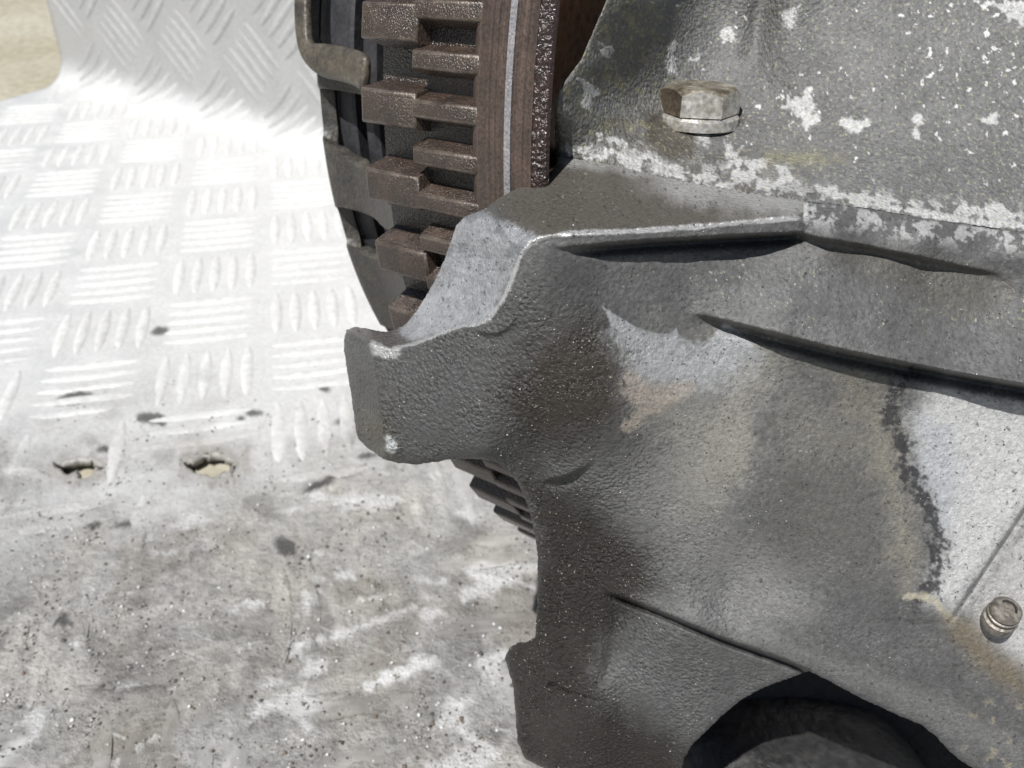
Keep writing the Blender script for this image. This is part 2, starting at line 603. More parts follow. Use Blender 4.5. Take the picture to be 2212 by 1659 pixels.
def bar_mesh(L=0.0425, W=0.0062, H=0.0013):
    n, m = 10, 5
    V, Fc = [], []
    for i in range(n + 1):
        u = -1 + 2 * i / n
        w = (1 - abs(u) ** 2.4) ** 0.75
        for j in range(m + 1):
            v = -1 + 2 * j / m
            V.append((u * L / 2, v * W / 2 * w, H * max(0.0, (1 - v * v)) * (w ** 0.7) - 0.0003))
    for i in range(n):
        for j in range(m):
            a = i * (m + 1) + j
            Fc.append((a, a + m + 1, a + m + 2, a + 1))
    return np.array(V), np.array(Fc)


def build_bars():
    V0, F0 = bar_mesh()
    me0 = np_mesh("tread_bar", V0, F0)
    me0.polygons.foreach_set("use_smooth", [True] * len(me0.polygons))
    me0.materials.append(M_BAR)
    pitch = 0.0462
    q = math.sqrt(0.5)
    items = []
    rng = np.random.default_rng(5)
    for i in range(-40, 60):
        for j in range(-40, 60):
            # lattice at 45 degrees to the edge of the sheet
            cs = (i * q + j * q) * pitch + 0.012
            ct = (-i * q + j * q) * pitch + 0.008
            horiz = (i + j) % 2 == 0
            for k in range(5):
                o_ = (k - 2) * 0.0085
                if horiz:
                    ds, dt, ang = -q * o_, q * o_, math.pi / 4
                else:
                    ds, dt, ang = q * o_, q * o_, -math.pi / 4
                s_, t_ = cs + ds, ct + dt
                if not (0.012 < s_ < 0.80 and -0.30 < t_ < 0.46): continue
                items.append((s_, t_, ang))
    A = np.array(items)
    P = sheet(A[:, 0], A[:, 1])
    px, py, d = project(P)
    vis = (d > 0.1) & (px > -600) & (px < 1300) & (py > -300) & (py < 1750)
    # hidden behind the casting: keep, they are simply covered; drop those far under it
    vis &= ~((px > 1230) & (py > 300))
    A, P, px, py, d = A[vis], P[vis], px[vis], py[vis], d[vis]
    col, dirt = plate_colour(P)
    hs = holes_sdf(P)
    wear = np.clip(1 - 0.88 * sstep(700, 1150, py + 200 * fbm(P[:, 0] * 1000, P[:, 1] * 1000, 40, 2, 91)) - 0.9 * sstep(0.0, 0.35, fbm(P[:, 0] * 1000, P[:, 1] * 1000, 55, 3, 92)) * sstep(850, 1100, py), 0.0, 1)
    wear = np.where(P[:, 2] > 0.01, 1, wear)
    keep = (wear > 0.08) & (hs < -24)
    A, P, px, py, d, col, wear, dirt = [x[keep] for x in (A, P, px, py, d, col, wear, dirt)]
    infr = (px > 0) & (px < 1000) & (py > 0) & (py < 1500)
    size = np.where(infr, 1 / d * (0.4 + wear), 0)
    order = np.argsort(-size)
    VV, FF, CC = [], [], []
    nb = 0
    for rank, k in enumerate(order):
        s_, t_, ang = A[k]
        c0 = sheet(s_, t_)
        es = np.append(E_S, 0)
        e = 0.0004
        et = (sheet(s_, t_ + e) - sheet(s_, t_ - e)) / (2 * e)
        dx = math.cos(ang) * es + math.sin(ang) * et
        dx /= np.linalg.norm(dx)
        nz = np.cross(es, et)
        nz /= np.linalg.norm(nz)
        if nz[2] < -0.01 or (abs(nz[2]) < 0.01 and nz[1] > 0): nz = -nz
        nz = nz - dx * nz.dot(dx); nz /= np.linalg.norm(nz)
        dy = np.cross(nz, dx)
        hz = 0.12 + 0.88 * wear[k]
        c_ = np.clip(col[k] * (1 - 0.25 * dirt[k]) + 0.25 * dirt[k] * 0.45, 0, 0.9)
        nearbend = -0.05 < t_ < 0.012
        if rank < 295 and not nearbend:
            if dirt[k] > 0.12:
                # worn bar: its own mesh carries the grime that runs across it
                Vw = c0 + V0[:, :1] * dx + V0[:, 1:2] * dy + V0[:, 2:] * nz * hz
                cw, dw = plate_colour(Vw)
                cw = np.clip(cw * (1 + 0.16 * (V0[:, 2:] > 0.0004)), 0, 0.9)
                me = np_mesh("tread_bar", V0, F0, cw, {"dirt": dw})
                me.polygons.foreach_set("use_smooth", [True] * len(me.polygons))
                me.materials.append(M_PLATE)
            else:
                me = me0
            o = bpy.data.objects.new("tread_bar", me)
            COL.objects.link(o)
            o.parent = plate
            M = Matrix(((dx[0], dy[0], nz[0] * hz, c0[0]), (dx[1], dy[1], nz[1] * hz, c0[1]), (dx[2], dy[2], nz[2] * hz, c0[2]), (0, 0, 0, 1)))
            o.matrix_world = M
            o.color = (*c_, 1)
        else:
            # follows the curve of the sheet
            ds = V0[:, 0] * math.cos(ang) - V0[:, 1] * math.sin(ang)
            dt = V0[:, 0] * math.sin(ang) + V0[:, 1] * math.cos(ang)
            V = sheet(s_ + ds, t_ + dt, V0[:, 2] * hz)
            VV.append(V)
            FF.append(F0 + nb)
            nb += len(V0)
            CC.append(plate_colour(V)[0] if dirt[k] > 0.12 else np.repeat(c_[None], len(V0), 0))
    me = np_mesh("tread_bar_rows", np.concatenate(VV), np.concatenate(FF), np.concatenate(CC))
    o = link("tread_bar_rows", me, M_PLATE, plate)
    tag(o, kind="stuff")


build_bars()

# ------------------------------------------------------------------ relief casting builder
def relief_mesh(name, xs, ys, Z, SD, col, extra, back=10.0, backdir=(0, 0)):
    """closed-front casting skin: Z in mm along each measured direction, SD = outline (px, + inside)"""
    PX, PY = np.meshgrid(xs, ys)
    gy, gx = np.gradient(SD, ys, xs)
    g2 = gx * gx + gy * gy + 1e-6
    ins = SD > 0
    cell = ins[:-1, :-1] | ins[1:, :-1] | ins[:-1, 1:] | ins[1:, 1:]
    # snap outside vertices of kept cells to the outline
    stp = np.clip(-SD, 0, 12) / np.sqrt(g2)
    QX = np.where(ins, PX, PX + gx / np.sqrt(g2) * stp)
    QY = np.where(ins, PY, PY + gy / np.sqrt(g2) * stp)
    ix = np.clip(np.searchsorted(xs, QX) - 1, 0, len(xs) - 2)
    iy = np.clip(np.searchsorted(ys, QY) - 1, 0, len(ys) - 2)
    fx = np.clip((QX - xs[ix]) / (xs[ix + 1] - xs[ix]), 0, 1)
    fy = np.clip((QY - ys[iy]) / (ys[iy + 1] - ys[iy]), 0, 1)

    def smp(A):
        return (A[iy, ix] * (1 - fx) + A[iy, ix + 1] * fx) * (1 - fy) + (A[iy + 1, ix] * (1 - fx) + A[iy + 1, ix + 1] * fx) * fy
    ZQ = np.where(ins, Z, smp(Z))
    P = unproject(QX, QY, ZQ / 1000.0)
    ny, nx = PX.shape
    idx = np.arange(ny * nx).reshape(ny, nx)
    quads = np.stack([idx[:-1, :-1], idx[1:, :-1], idx[1:, 1:], idx[:-1, 1:]], -1)[cell]
    V = P.reshape(-1, 3)
    used = np.unique(quads)
    remap = -np.ones(len(V), np.int64)
    remap[used] = np.arange(len(used))
    quads = remap[quads]
    Vu = V[used]
    # side walls: boundary edges pushed back into the casting
    e = np.concatenate([quads[:, [0, 1]], quads[:, [1, 2]], quads[:, [2, 3]], quads[:, [3, 0]]])
    key = np.sort(e, 1)
    kk = key[:, 0] * (len(Vu) + 1) + key[:, 1]
    u, inv, cnt = np.unique(kk, return_inverse=True, return_counts=True)
    be = e[cnt[inv] == 1]
    bv = np.unique(be)
    bf_ = -np.ones(len(Vu), np.int64)
    bf_[bv] = np.arange(len(bv)) + len(Vu)
    bm_ = -np.ones(len(Vu), np.int64)
    bm_[bv] = np.arange(len(bv)) + len(Vu) + len(bv)
    camp = np.array([0, 0, CAM_H])
    d = Vu[bv] - camp
    dl = np.linalg.norm(d, axis=1, keepdims=True)
    Vb = Vu[bv] + d / dl * back / 1000.0 + np.array([backdir[0], backdir[1], 0]) / 1000.0
    walls = np.stack([bf_[be[:, 1]], bf_[be[:, 0]], bm_[be[:, 0]], bm_[be[:, 1]]], 1)
    Vall = np.concatenate([Vu, Vu[bv], Vb])
    cu = col.reshape(-1, 3)[used]
    call = np.concatenate([cu, cu[bv], cu[bv]])
    ex = {}
    for k, a in extra.items():
        au = a.reshape(-1)[used]
        ex[k] = np.concatenate([au, au[bv], au[bv]])
    return np_mesh(name, Vall, np.concatenate([quads, walls]), call, ex)


def axis_grid(lo, a, b, hi, fine, coarse):
    return np.concatenate([np.arange(lo, a, coarse), np.arange(a, b, fine), np.arange(b, hi + coarse, coarse)])


def mixm(col, tgt, m):
    return col * (1 - m[..., None]) + np.asarray(tgt, float) * m[..., None]


SEAM = [(1195, 337), (1330, 358), (1440, 385), (1600, 415), (1740, 435), (1866, 448), (2000, 472), (2212, 500), (2700, 565)]
SX, SY = [p[0] for p in SEAM], [p[1] for p in SEAM]


def build_bell():
    xs = axis_grid(700, 735, 2225, 2700, 2.3, 9.0)
    ys = axis_grid(300, 330, 1670, 2150, 2.3, 9.0)
    PX, PY = np.meshgrid(xs, ys)
    nz1 = fbm(PX, PY, 90, 4, 101)
    nz2 = fbm(PX, PY, 22, 4, 102)
    nz3 = fbm(PX, PY, 8, 3, 103)
    # ---- outline
    out = [(1190, 320), (1203, 338), (1203, 352), (1195, 365), (1170, 385), (1120, 405), (1075, 430), (1045, 452), (1003, 468), (985, 488), (975, 520),
           (960, 560), (935, 615), (905, 665), (880, 698), (855, 712), (835, 717), (800, 711), (768, 706), (750, 712), (743, 732), (744, 760),
           (750, 800), (761, 870), (770, 935), (775, 948), (792, 966), (828, 992), (868, 1001), (905, 1003), (945, 997), (985, 990), (1040, 992),
           (1075, 1000), (1100, 1018), (1120, 1045), (1140, 1090), (1155, 1150), (1161, 1200), (1162, 1280), (1158, 1340), (1156, 1376), (1140, 1386),
           (1118, 1388), (1100, 1400), (1091, 1422), (1097, 1445), (1107, 1475), (1112, 1520), (1115, 1570), (1118, 1605), (1135, 1640), (1180, 1662),
           (1240, 1690), (1260, 1800), (1270, 2160), (1440, 2160), (1450, 1800), (1466, 1690), (1478, 1640), (1492, 1612), (1522, 1583), (1560, 1545),
           (1600, 1512), (1645, 1487), (1700, 1466), (1748, 1449), (1800, 1476), (1860, 1508), (1925, 1538), (1990, 1566), (2025, 1593), (2050, 1622),
           (2075, 1643), (2110, 1664), (2170, 1700), (2250, 1800), (2300, 2160), (2750, 2160), (2750, 560), (2700, 545), (2212, 480), (2000, 452), (1866, 428), (1740, 415),
           (1600, 395), (1440, 365), (1330, 338), (1250, 322)]
    SD = poly_sdf(PX, PY, out) + 1.6 * nz3 + 1.5 * nz2
    # ---- front wall, nose, barrel (mm)
    W = TPS([(830, 765, 150), (832, 900, 151.5), (850, 985, 154), (950, 740, 143), (950, 800, 143.5), (950, 950, 147.5), (1050, 712, 136.2), (1050, 850, 139.5),
             (1050, 980, 145), (1090, 655, 131.6), (1130, 550, 127.2), (1160, 540, 126.2), (1130, 650, 130), (1150, 800, 135), (1150, 950, 143), (1214, 545, 126.6), (1300, 552, 129.2),
             (1400, 556, 131.6), (1500, 556, 134.0), (1650, 545, 136.8), (1750, 530, 135.2), (1850, 555, 136.4), (2000, 585, 138.2), (2150, 605, 139.2), (2300, 640, 139),
             (1800, 480, 133.6), (2000, 500, 134.6), (2212, 520, 136.2), (1800, 445, 137.6), (2000, 462, 137.6), (2212, 490, 138.2), (2600, 540, 139),
             (1300, 640, 131.2), (1500, 640, 135.4), (1700, 660, 134.6), (1900, 690, 135.8), (2212, 750, 138),
             (1300, 750, 133), (1500, 740, 137.2), (1700, 800, 139.2), (1900, 860, 141.2), (2212, 900, 142.6), (2500, 950, 144),
             (1300, 860, 135.5), (1300, 960, 140), (1230, 1060, 149.5), (1110, 1020, 151), (1160, 1150, 157.5), (1163, 1280, 164), (1160, 1370, 168),
             (1300, 1120, 152.5), (1300, 1230, 158.5), (1400, 1190, 154.2), (1560, 1285, 155.6), (1420, 1010, 144.6), (1560, 1120, 147.2), (1700, 1250, 150.8),
             (1700, 1000, 143.0), (1900, 1100, 145.8), (2100, 1100, 147), (2212, 1200, 149.5), (2500, 1200, 150),
             (1500, 1340, 154.2), (1650, 1400, 154.8), (1800, 1450, 155.6), (2000, 1530, 158.4), (2000, 1400, 153.6), (2212, 1450, 154.5), (2212, 1620, 160.5), (2500, 1500, 156),
             (1120, 1430, 172), (1200, 1460, 170.5), (1310, 1400, 167.5), (1370, 1400, 164), (1450, 1480, 163.6), (1600, 1480, 161.5), (1300, 1500, 169), (1480, 1585, 169.0), (1200, 1520, 174),
             (1300, 1600, 177), (1430, 1650, 178), (1120, 1600, 184), (1350, 2100, 196), (2500, 2100, 186)], 1e-4)
    Z = W(PX, PY)

    def ledge(Z, X, Y, A, Wd, w=1.6, gv=0.4):
        d = (PY - np.interp(PX, X, Y))
        A_ = np.interp(PX, X, A, left=0, right=A[-1])
        up = 1 / (1 + np.exp(np.clip((d + 0.5 * nz2) / w, -40, 40)))
        und = np.exp(-((d - 11) / 13.0) ** 2)
        return Z - A_ * up * np.exp(np.minimum(d, 0) / Wd) + gv * A_ * und * (d > -2)

    # second rib, running off to the right
    Z = ledge(Z, [1490, 1560, 1650, 1800, 1950, 2100, 2300, 2700], [678, 694, 717, 755, 786, 815, 850, 910], [0, 2.2, 3.8, 4.9, 5.6, 6.4, 7.2, 7.4], 90, 1.2, 0.5)
    # pocket under the flange on the right
    Z = ledge(Z, [1728, 1780, 1860, 2000, 2120, 2170], [506, 519, 531, 561, 586, 596], [1.5, 1.7, 1.7, 1.6, 1.0, 0], 55)
    # fold where the nose meets the barrel
    Z = ledge(Z, [1165, 1195, 1225, 1262, 1285], [1040, 1037, 1030, 1011, 998], [0, 1.8, 1.9, 0.9, 0], 40)
    # lower edge over the bracket
    kx, ky = [1300, 1330, 1420, 1560, 1700, 1750, 1800], [1277, 1285, 1320, 1379, 1428, 1450, 1478]
    d = PY - np.interp(PX, kx, ky)
    kA = np.interp(PX, [1300, 1345, 1500, 1750, 1751], [0, 1, 1, 1, 0], left=0, right=0)
    Z = Z + kA * (3.4 * np.exp(-((d - 6 + 2 * nz2) / 5.0) ** 2) + 1.6 * sstep(0, 8, d) - 0.6 * np.exp(-np.abs(d) / 40) * (d < 0))
    # crack at the bracket
    cd = line_dist(PX, PY + 6 * nz2, [(1186, 1478), (1215, 1490), (1240, 1502), (1262, 1505), (1292, 1512)])
    Z = Z + 1.3 * np.exp(-(cd / 3.2) ** 2)
    # small fold under the broken edge
    Z = ledge(Z, [1025, 1050, 1075, 1100, 1118], [716, 722, 722, 709, 692], [0, 0.8, 0.9, 0.6, 0], 22)
    # step by the bleed screw
    gx_ = np.interp(PY, [960, 1100, 1215, 1330, 1336], [2318, 2214, 2138, 2060, 2056])
    gA = np.interp(PY, [900, 960, 1100, 1290, 1335, 1345], [0, 1.7, 1.7, 1.4, 0.6, 0], left=0, right=0)
    d = PX - gx_
    Z = Z - gA * (1 / (1 + np.exp(np.clip(d / 1.8, -40, 40)))) * np.exp(np.minimum(d, 0) / 110)
    Z = Z + 1.0 * gA / 1.7 * np.exp(-((d - 4) / 4.5) ** 2)
    # narrow mating face of the nose
    ed = np.interp(PY, [700, 750, 850, 985, 1010], [800, 806, 818, 832, 836])
    Z = Z + 0.20 * np.maximum(ed - PX, 0) * (1 - 0.75 * sstep(1010, 1060, PY)) * (PY < 1100)
    # vertical valley of the bracket
    vx = np.interp(PY, [1290, 1400, 1470, 1500], [1340, 1325, 1305, 1295])
    Z = Z + 0.8 * np.exp(-((PX - vx) / 16) ** 2) * sstep(1290, 1330, PY) * sstep(1500, 1460, PY)

    # ---- shelf and the broken edge above/left of the bright rim
    Fx = [700, 790, 815, 850, 900, 950, 1000, 1030, 1055]
    Fl = [(700, 700), (790, 733), (815, 746), (850, 752), (900, 741), (950, 722), (1000, 704), (1030, 702), (1055, 690), (1085, 650), (1105, 605), (1125, 552), (1145, 527), (1169, 514), (1236, 503),
          (1368, 499), (1499, 490), (1612, 479), (1725, 471), (1738, 455), (1738, 436)]
    top_poly = Fl + [(1738, 300), (700, 300)]
    SDT = poly_sdf(PX, PY, top_poly) + 1.5 * nz2 + 1.0 * nz3
    T = TPS([(800, 738, 152.5), (850, 752, 149.4), (950, 722, 143), (1030, 701, 137.3), (1085, 650, 131.8), (1125, 552, 127), (1150, 526, 125.4), (1190, 512, 124.6), (1300, 502, 125.6),
             (1450, 494, 127.6), (1600, 481, 130), (1725, 471, 132.2), (760, 708, 163), (855, 712, 158), (905, 668, 157), (935, 615, 153), (960, 560, 149), (985, 490, 144.5),
             (1003, 470, 142.5), (1045, 452, 140.5), (1120, 405, 143.5), (1170, 385, 145.5), (1203, 340, 150), (1330, 358, 148.2), (1440, 385, 146), (1600, 415, 142.6), (1735, 437, 138.6),
             (1040, 600, 139.5), (1075, 560, 134.5), (1000, 560, 144.5), (950, 655, 148.5), (1010, 655, 142.5), (1100, 470, 132.5), (1070, 500, 133.5), (1120, 440, 137.5), (1000, 690, 141.5)], 1e-4)
    ZT = T(PX, PY) + 0.35 * nz2 * np.exp(-((SDT - 60) / 80) ** 2) * (PX < 1130)
    inT = 1 / (1 + np.exp(np.clip(-SDT / 1.6, -40, 40)))
    yF = np.interp(PX, [p[0] for p in Fl[11:19]], [p[1] for p in Fl[11:19]])
    yB = np.interp(PX, [1150, 1214, 1405, 1556, 1706, 1760], [532, 538, 522, 514, 507, 500])
    zF = np.interp(PX, [1125, 1150, 1190, 1300, 1450, 1600, 1725, 1760], [127, 125.4, 124.6, 125.6, 127.6, 130, 132.2, 133.4])
    rimz = zF + 0.022 * np.maximum(PY - yF, 0)
    rim = sstep(0, 3, yB - PY + 2 * nz2) * sstep(-1, 1, PY - yF) * sstep(1175, 1240, PX) * sstep(1750, 1728, PX)
    Z = Z * (1 - rim) + np.minimum(rimz, Z) * rim
    Z = Z + 2.2 * np.exp(-((PY - yB - 9) / 10.0) ** 2) * sstep(1225, 1320, PX) * sstep(1745, 1700, PX) * (1 - rim)
    Z = Z * (1 - inT) + ZT * inT
    # lip at the end of the shelf
    lip = np.exp(-((PX - 1741) / 7.0) ** 2) * sstep(432, 440, PY) * sstep(492, 480, PY)
    Z = Z - 0.7 * lip
    Z = blur(Z, 2)
    # rounded outline
    rr = np.where((PX < 1130) & (PY < 705), 7.0, np.where((PY > 940) & (PX < 1100), 26.0, 12.0))
    q = np.clip(SD / rr, 0, 1)
    Z = Z + rr * 0.07 * (1 - np.sqrt(np.clip(1 - (1 - q) ** 2, 0, 1)))
    # casting skin
    nose = sstep(1420, 1180, PX) * sstep(560, 720, PY)
    lowl = sstep(1620, 1250, PX - 0.5 * (PY - 1100)) * sstep(950, 1100, PY)
    grain = (0.30 + 0.70 * nose + 0.55 * lowl) * np.clip(0.75 + 1.1 * nz1, 0.3, 1.4)
    grain = np.where(inT > .5, 0.35, grain)
    Z = Z + 0.30 * nz1 + 0.10 * nz2 * (0.4 + grain) + 0.085 * nz3 * grain
    # ---- colours (albedo)
    shape = PX.shape
    base = np.array([0.104, 0.104, 0.104])
    col = np.ones(shape + (3,)) * base
    col *= (1 + 0.35 * nz1 + 0.22 * nz2)[..., None]
    wet = 0.28 + 0.25 * nose
    bare = 0 * PX
    b1 = fbm(PX, PY, 160, 4, 111)
    b2 = fbm(PX, PY, 45, 5, 112)
    b3 = fbm(PX, PY, 14, 4, 113)

    def patch(poly, feather, wob=18, hard=None):
        s_ = poly_sdf(PX, PY, poly) + wob * b2 + wob * 0.6 * b3
        return sstep(-feather, feather, s_)

    col *= np.clip(1 + 0.20 * b3 + 0.16 * nz3, 0.5, 1.6)[..., None]
    # oily brown staining; shade of the nose and lower left painted in too
    m = patch([(740, 700), (1060, 730), (1180, 560), (1290, 560), (1340, 760), (1340, 930), (1230, 1010), (1080, 1000), (860, 1010), (740, 960)], 40, 30)
    col = mixm(col, (0.076, 0.076, 0.076), 0.7 * m)
    m = patch([(1140, 760), (1280, 680), (1360, 760), (1350, 900), (1250, 960), (1120, 950), (1080, 860)], 60, 40)
    col = mixm(col, (0.034, 0.027, 0.020), 0.82 * m)
    wet = wet + 0.45 * m
    m = patch([(1110, 1020), (1230, 1060), (1400, 1180), (1420, 1270), (1300, 1400), (1290, 1500), (1500, 1620), (1480, 1900), (1080, 1900), (1080, 1400), (1160, 1200)], 50, 30)
    col = mixm(col, (0.027, 0.023, 0.019), 0.88 * m)
    wet = wet + 0.65 * m
    m = sstep(900, 780, PX) * sstep(760, 840, PY)
    col = mixm(col, (0.065, 0.060, 0.053), 0.6 * m)
    m = patch([(775, 880), (830, 900), (860, 990), (800, 990)], 16, 10)
    col = mixm(col, (0.07, 0.066, 0.045), 0.8 * m)
    wet = wet + 0.5 * m
    # bands over the barrel: its lit facets painted paler
    m = patch([(1290, 1010), (1440, 960), (1560, 1080), (1700, 1230), (1760, 1330), (1640, 1340), (1480, 1220), (1340, 1110)], 70, 30)
    col = mixm(col, (0.215, 0.213, 0.208), 0.7 * m)
    m = patch([(1390, 1290), (1560, 1330), (1760, 1400), (2010, 1500), (2210, 1600), (2210, 1660), (1990, 1540), (1780, 1450), (1560, 1360)], 30, 20)
    col = mixm(col, (0.185, 0.183, 0.181), 0.65 * m)
    m = patch([(1680, 900), (1880, 930), (1900, 1250), (1700, 1200), (1640, 1050)], 70, 40)
    col = mixm(col, (0.110, 0.105, 0.095), 0.6 * m)
    # tan streaks
    for poly, c, a in [([(1590, 722), (1650, 745), (1690, 770), (1640, 830), (1590, 880), (1560, 900), (1590, 800)], (0.28, 0.263, 0.225), 0.75),
                       ([(1440, 900), (1560, 880), (1610, 930), (1600, 1000), (1560, 1060), (1540, 1130), (1490, 1110), (1460, 1000)], (0.215, 0.209, 0.188), 0.75),
                       ([(1540, 920), (1600, 910), (1630, 950), (1600, 1010), (1545, 1040)], (0.27, 0.253, 0.20), 0.5),
                       ([(1870, 860), (1920, 880), (1935, 950), (1960, 1100), (1990, 1200), (1960, 1270), (1930, 1200), (1920, 1080), (1880, 980)], (0.24, 0.225, 0.178), 0.6),
                       ([(1800, 780), (1870, 800), (1890, 870), (1840, 900)], (0.20, 0.187, 0.145), 0.5),
                       ([(1400, 680), (1700, 740), (1950, 800), (1900, 860), (1600, 780)], (0.16, 0.156, 0.138), 0.4)]:
        m = patch(poly, 42, 34)
        col = mixm(col, c, a * m)
    m = patch([(1350, 760), (1640, 740), (1700, 790), (1650, 900), (1640, 1000), (1570, 1090), (1480, 1120), (1440, 1000), (1400, 930), (1360, 900)], 55, 60)
    col = mixm(col, (0.225, 0.218, 0.20), 0.6 * m)
    m = patch([(1690, 830), (1800, 860), (1900, 900), (1900, 980), (1800, 1000), (1700, 960)], 50, 60)
    col = mixm(col, (0.17, 0.162, 0.145), 0.55 * m)
    # pale bare patch with a scalloped upper edge
    pale = poly_sdf(PX, PY, [(1300, 660), (1345, 690), (1385, 712), (1420, 728), (1448, 722), (1462, 708), (1466, 722), (1472, 740), (1500, 748), (1530, 738), (1548, 716), (1565, 696), (1610, 725), (1640, 760), (1610, 790), (1560, 818),
                             (1480, 828), (1420, 825), (1380, 800), (1362, 760), (1330, 720)])
    edge = sstep(0, 40, PY - 715 - 0.15 * (PX - 1450))
    m = sstep(-2 - 55 * edge, 3 + 30 * edge, pale + (4 + 30 * edge) * b3 + 30 * edge * b2)
    col = mixm(col, np.array([0.33, 0.335, 0.345]), 0.92 * m)
    bare = bare + 0.15 * m
    m = patch([(1350, 800), (1400, 828), (1500, 828), (1495, 850), (1430, 885), (1385, 912), (1360, 935), (1348, 925), (1372, 880), (1345, 850)], 9, 16)
    col = mixm(col, np.array([0.32, 0.28, 0.24]), 0.7 * m * sstep(-0.35, 0.15, b3 + 0.2))
    # pale right-hand field and its ragged dark border
    m = patch([(2050, 835), (2212, 872), (2400, 900), (2400, 860), (2320, 960), (2212, 1104), (2062, 1328), (2050, 1325), (2015, 1300), (2005, 1270), (2040, 1190), (2020, 1080), (1985, 1000), (1975, 900), (2010, 840)], 40, 20)
    col = mixm(col, np.array([0.47, 0.472, 0.47]) , 0.88 * m)
    m2 = patch([(1990, 900), (2060, 930), (2070, 1060), (2040, 1130), (2000, 1040)], 30, 20)
    col = mixm(col, np.array([0.33, 0.345, 0.375]), 0.7 * m2)
    dl = line_dist(PX, PY, [(1965, 800), (1935, 860), (1925, 905), (1950, 960), (1952, 1010), (1985, 1060), (2010, 1110), (2030, 1150), (2030, 1215), (2020, 1260), (1985, 1295)])
    m = sstep(22, 3, dl + 34 * b2 + 30 * b3)
    col = mixm(col, np.array([0.034, 0.034, 0.037]), 0.9 * m)
    dl = line_dist(PX, PY, [(1960, 1288), (1990, 1285), (2020, 1300), (2045, 1330), (2058, 1338)])
    m = sstep(12, 3, dl + 10 * b3)
    col = mixm(col, np.array([0.40, 0.37, 0.29]), 0.8 * m)
    # plane with the bleed screw
    m = patch([(2085, 1325), (2214, 1130), (2420, 880), (2420, 1480), (2212, 1450), (2130, 1380)], 30, 16)
    col = mixm(col, np.array([0.44, 0.435, 0.43]), 0.85 * m)
    m = patch([(2040, 1330), (2100, 1330), (2150, 1400), (2212, 1440), (2212, 1500), (2120, 1450), (2060, 1380)], 30, 20)
    col = mixm(col, np.array([0.17, 0.14, 0.095]), 0.7 * m)
    m = sstep(0.18, 0.34, fbm(PX, PY, 30, 4, 131)) * sstep(2050, 2130, PX) * sstep(1480, 1550, PY)
    col = mixm(col, np.array([0.35, 0.31, 0.22]), 0.5 * m)
    # ridge speckle: lichen yellow and white
    zone = sstep(1380, 1560, PX) * sstep(540, 600, PY) * sstep(760, 690, PY)
    sp = fbm(PX, PY, 9, 3, 141)
    cl = sstep(0.0, 0.3, fbm(PX, PY, 80, 3, 142))
    m = zone * sstep(0.30, 0.40, sp) * cl
    col = mixm(col, np.array([0.27, 0.26, 0.15]), 0.6 * m)
    m = zone * cl * sstep(0.40, 0.47, fbm(PX, PY, 8, 3, 143))
    col = mixm(col, np.array([0.5, 0.5, 0.48]), 0.8 * m)
    # pocket dark grime
    m = patch([(1740, 515), (1850, 530), (2150, 585), (2180, 620), (2160, 690), (2060, 680), (1900, 600), (1800, 560)], 25, 24)
    col = mixm(col, np.array([0.085, 0.078, 0.062]), 0.55 * m)
    # flange right of the shelf: pale flaking
    strip = sstep(0, 8, PY - np.interp(PX, SX, SY)) * sstep(70, 30, PY - np.interp(PX, SX, SY)) * sstep(1735, 1750, PX)
    m = strip * sstep(-0.05, 0.12, b2 + 0.6 * b3)
    col = mixm(col, np.array([0.40, 0.40, 0.40]), 0.7 * m)
    # shelf top
    tm = inT * (SDT > 0)
    col = mixm(col, np.array([0.092, 0.084, 0.071]), 0.9 * tm * sstep(1040, 1110, PX + 0.9 * (PY - 455) * -1))
    wet = wet + 0.35 * tm
    sd_seam = PY - np.interp(PX, SX, SY)
    m = tm * sstep(70, 10, sd_seam + 30 * b2) * sstep(1330, 1480, PX)
    m = np.maximum(m, tm * sstep(26, 6, sd_seam + 14 * b2) * 0.7)
    col = mixm(col, np.array([0.33, 0.33, 0.325]), 0.8 * m)
    # broken edge: bare bright casting metal
    fr = tm * patch([(985, 470), (1040, 462), (1090, 480), (1150, 506), (1165, 518), (1120, 560), (1050, 700), (960, 722), (880, 735), (860, 720), (905, 660), (955, 560)], 9, 8)
    fcol = np.array([0.35, 0.357, 0.375]) * (1 + 0.35 * b2 + 0.25 * b3)[..., None]
    col = col * (1 - fr[..., None]) + fcol * fr[..., None]
    bare = np.maximum(bare, 0.35 * fr)
    dk = fr * sstep(0.05, 0.3, fbm(PX, PY, 40, 4, 151)) * sstep(640, 560, PY)
    col = mixm(col, np.array([0.15, 0.16, 0.17]), 0.6 * dk)
    ow = tm * sstep(900, 820, PX)
    col = mixm(col, np.array([0.11, 0.10, 0.09]), 0.8 * ow * (1 - fr))
    # worn bare rim and corner, with the edge highlight painted in
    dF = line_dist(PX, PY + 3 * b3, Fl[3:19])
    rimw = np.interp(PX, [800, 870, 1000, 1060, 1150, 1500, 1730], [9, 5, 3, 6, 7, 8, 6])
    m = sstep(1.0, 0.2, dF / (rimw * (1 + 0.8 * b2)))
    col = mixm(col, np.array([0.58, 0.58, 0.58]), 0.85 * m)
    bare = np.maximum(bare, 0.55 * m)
    m = patch([(803, 738), (850, 752), (868, 748), (862, 768), (835, 775), (806, 768)], 5, 8)
    col = mixm(col, np.array([0.50, 0.50, 0.49]), 0.85 * m)
    bare = np.maximum(bare, 0.4 * m)
    m = sstep(1, 0.2, lip) * 0
    col = mixm(col, np.array([0.45, 0.45, 0.44]), 0.8 * sstep(0.3, 0.8, lip))
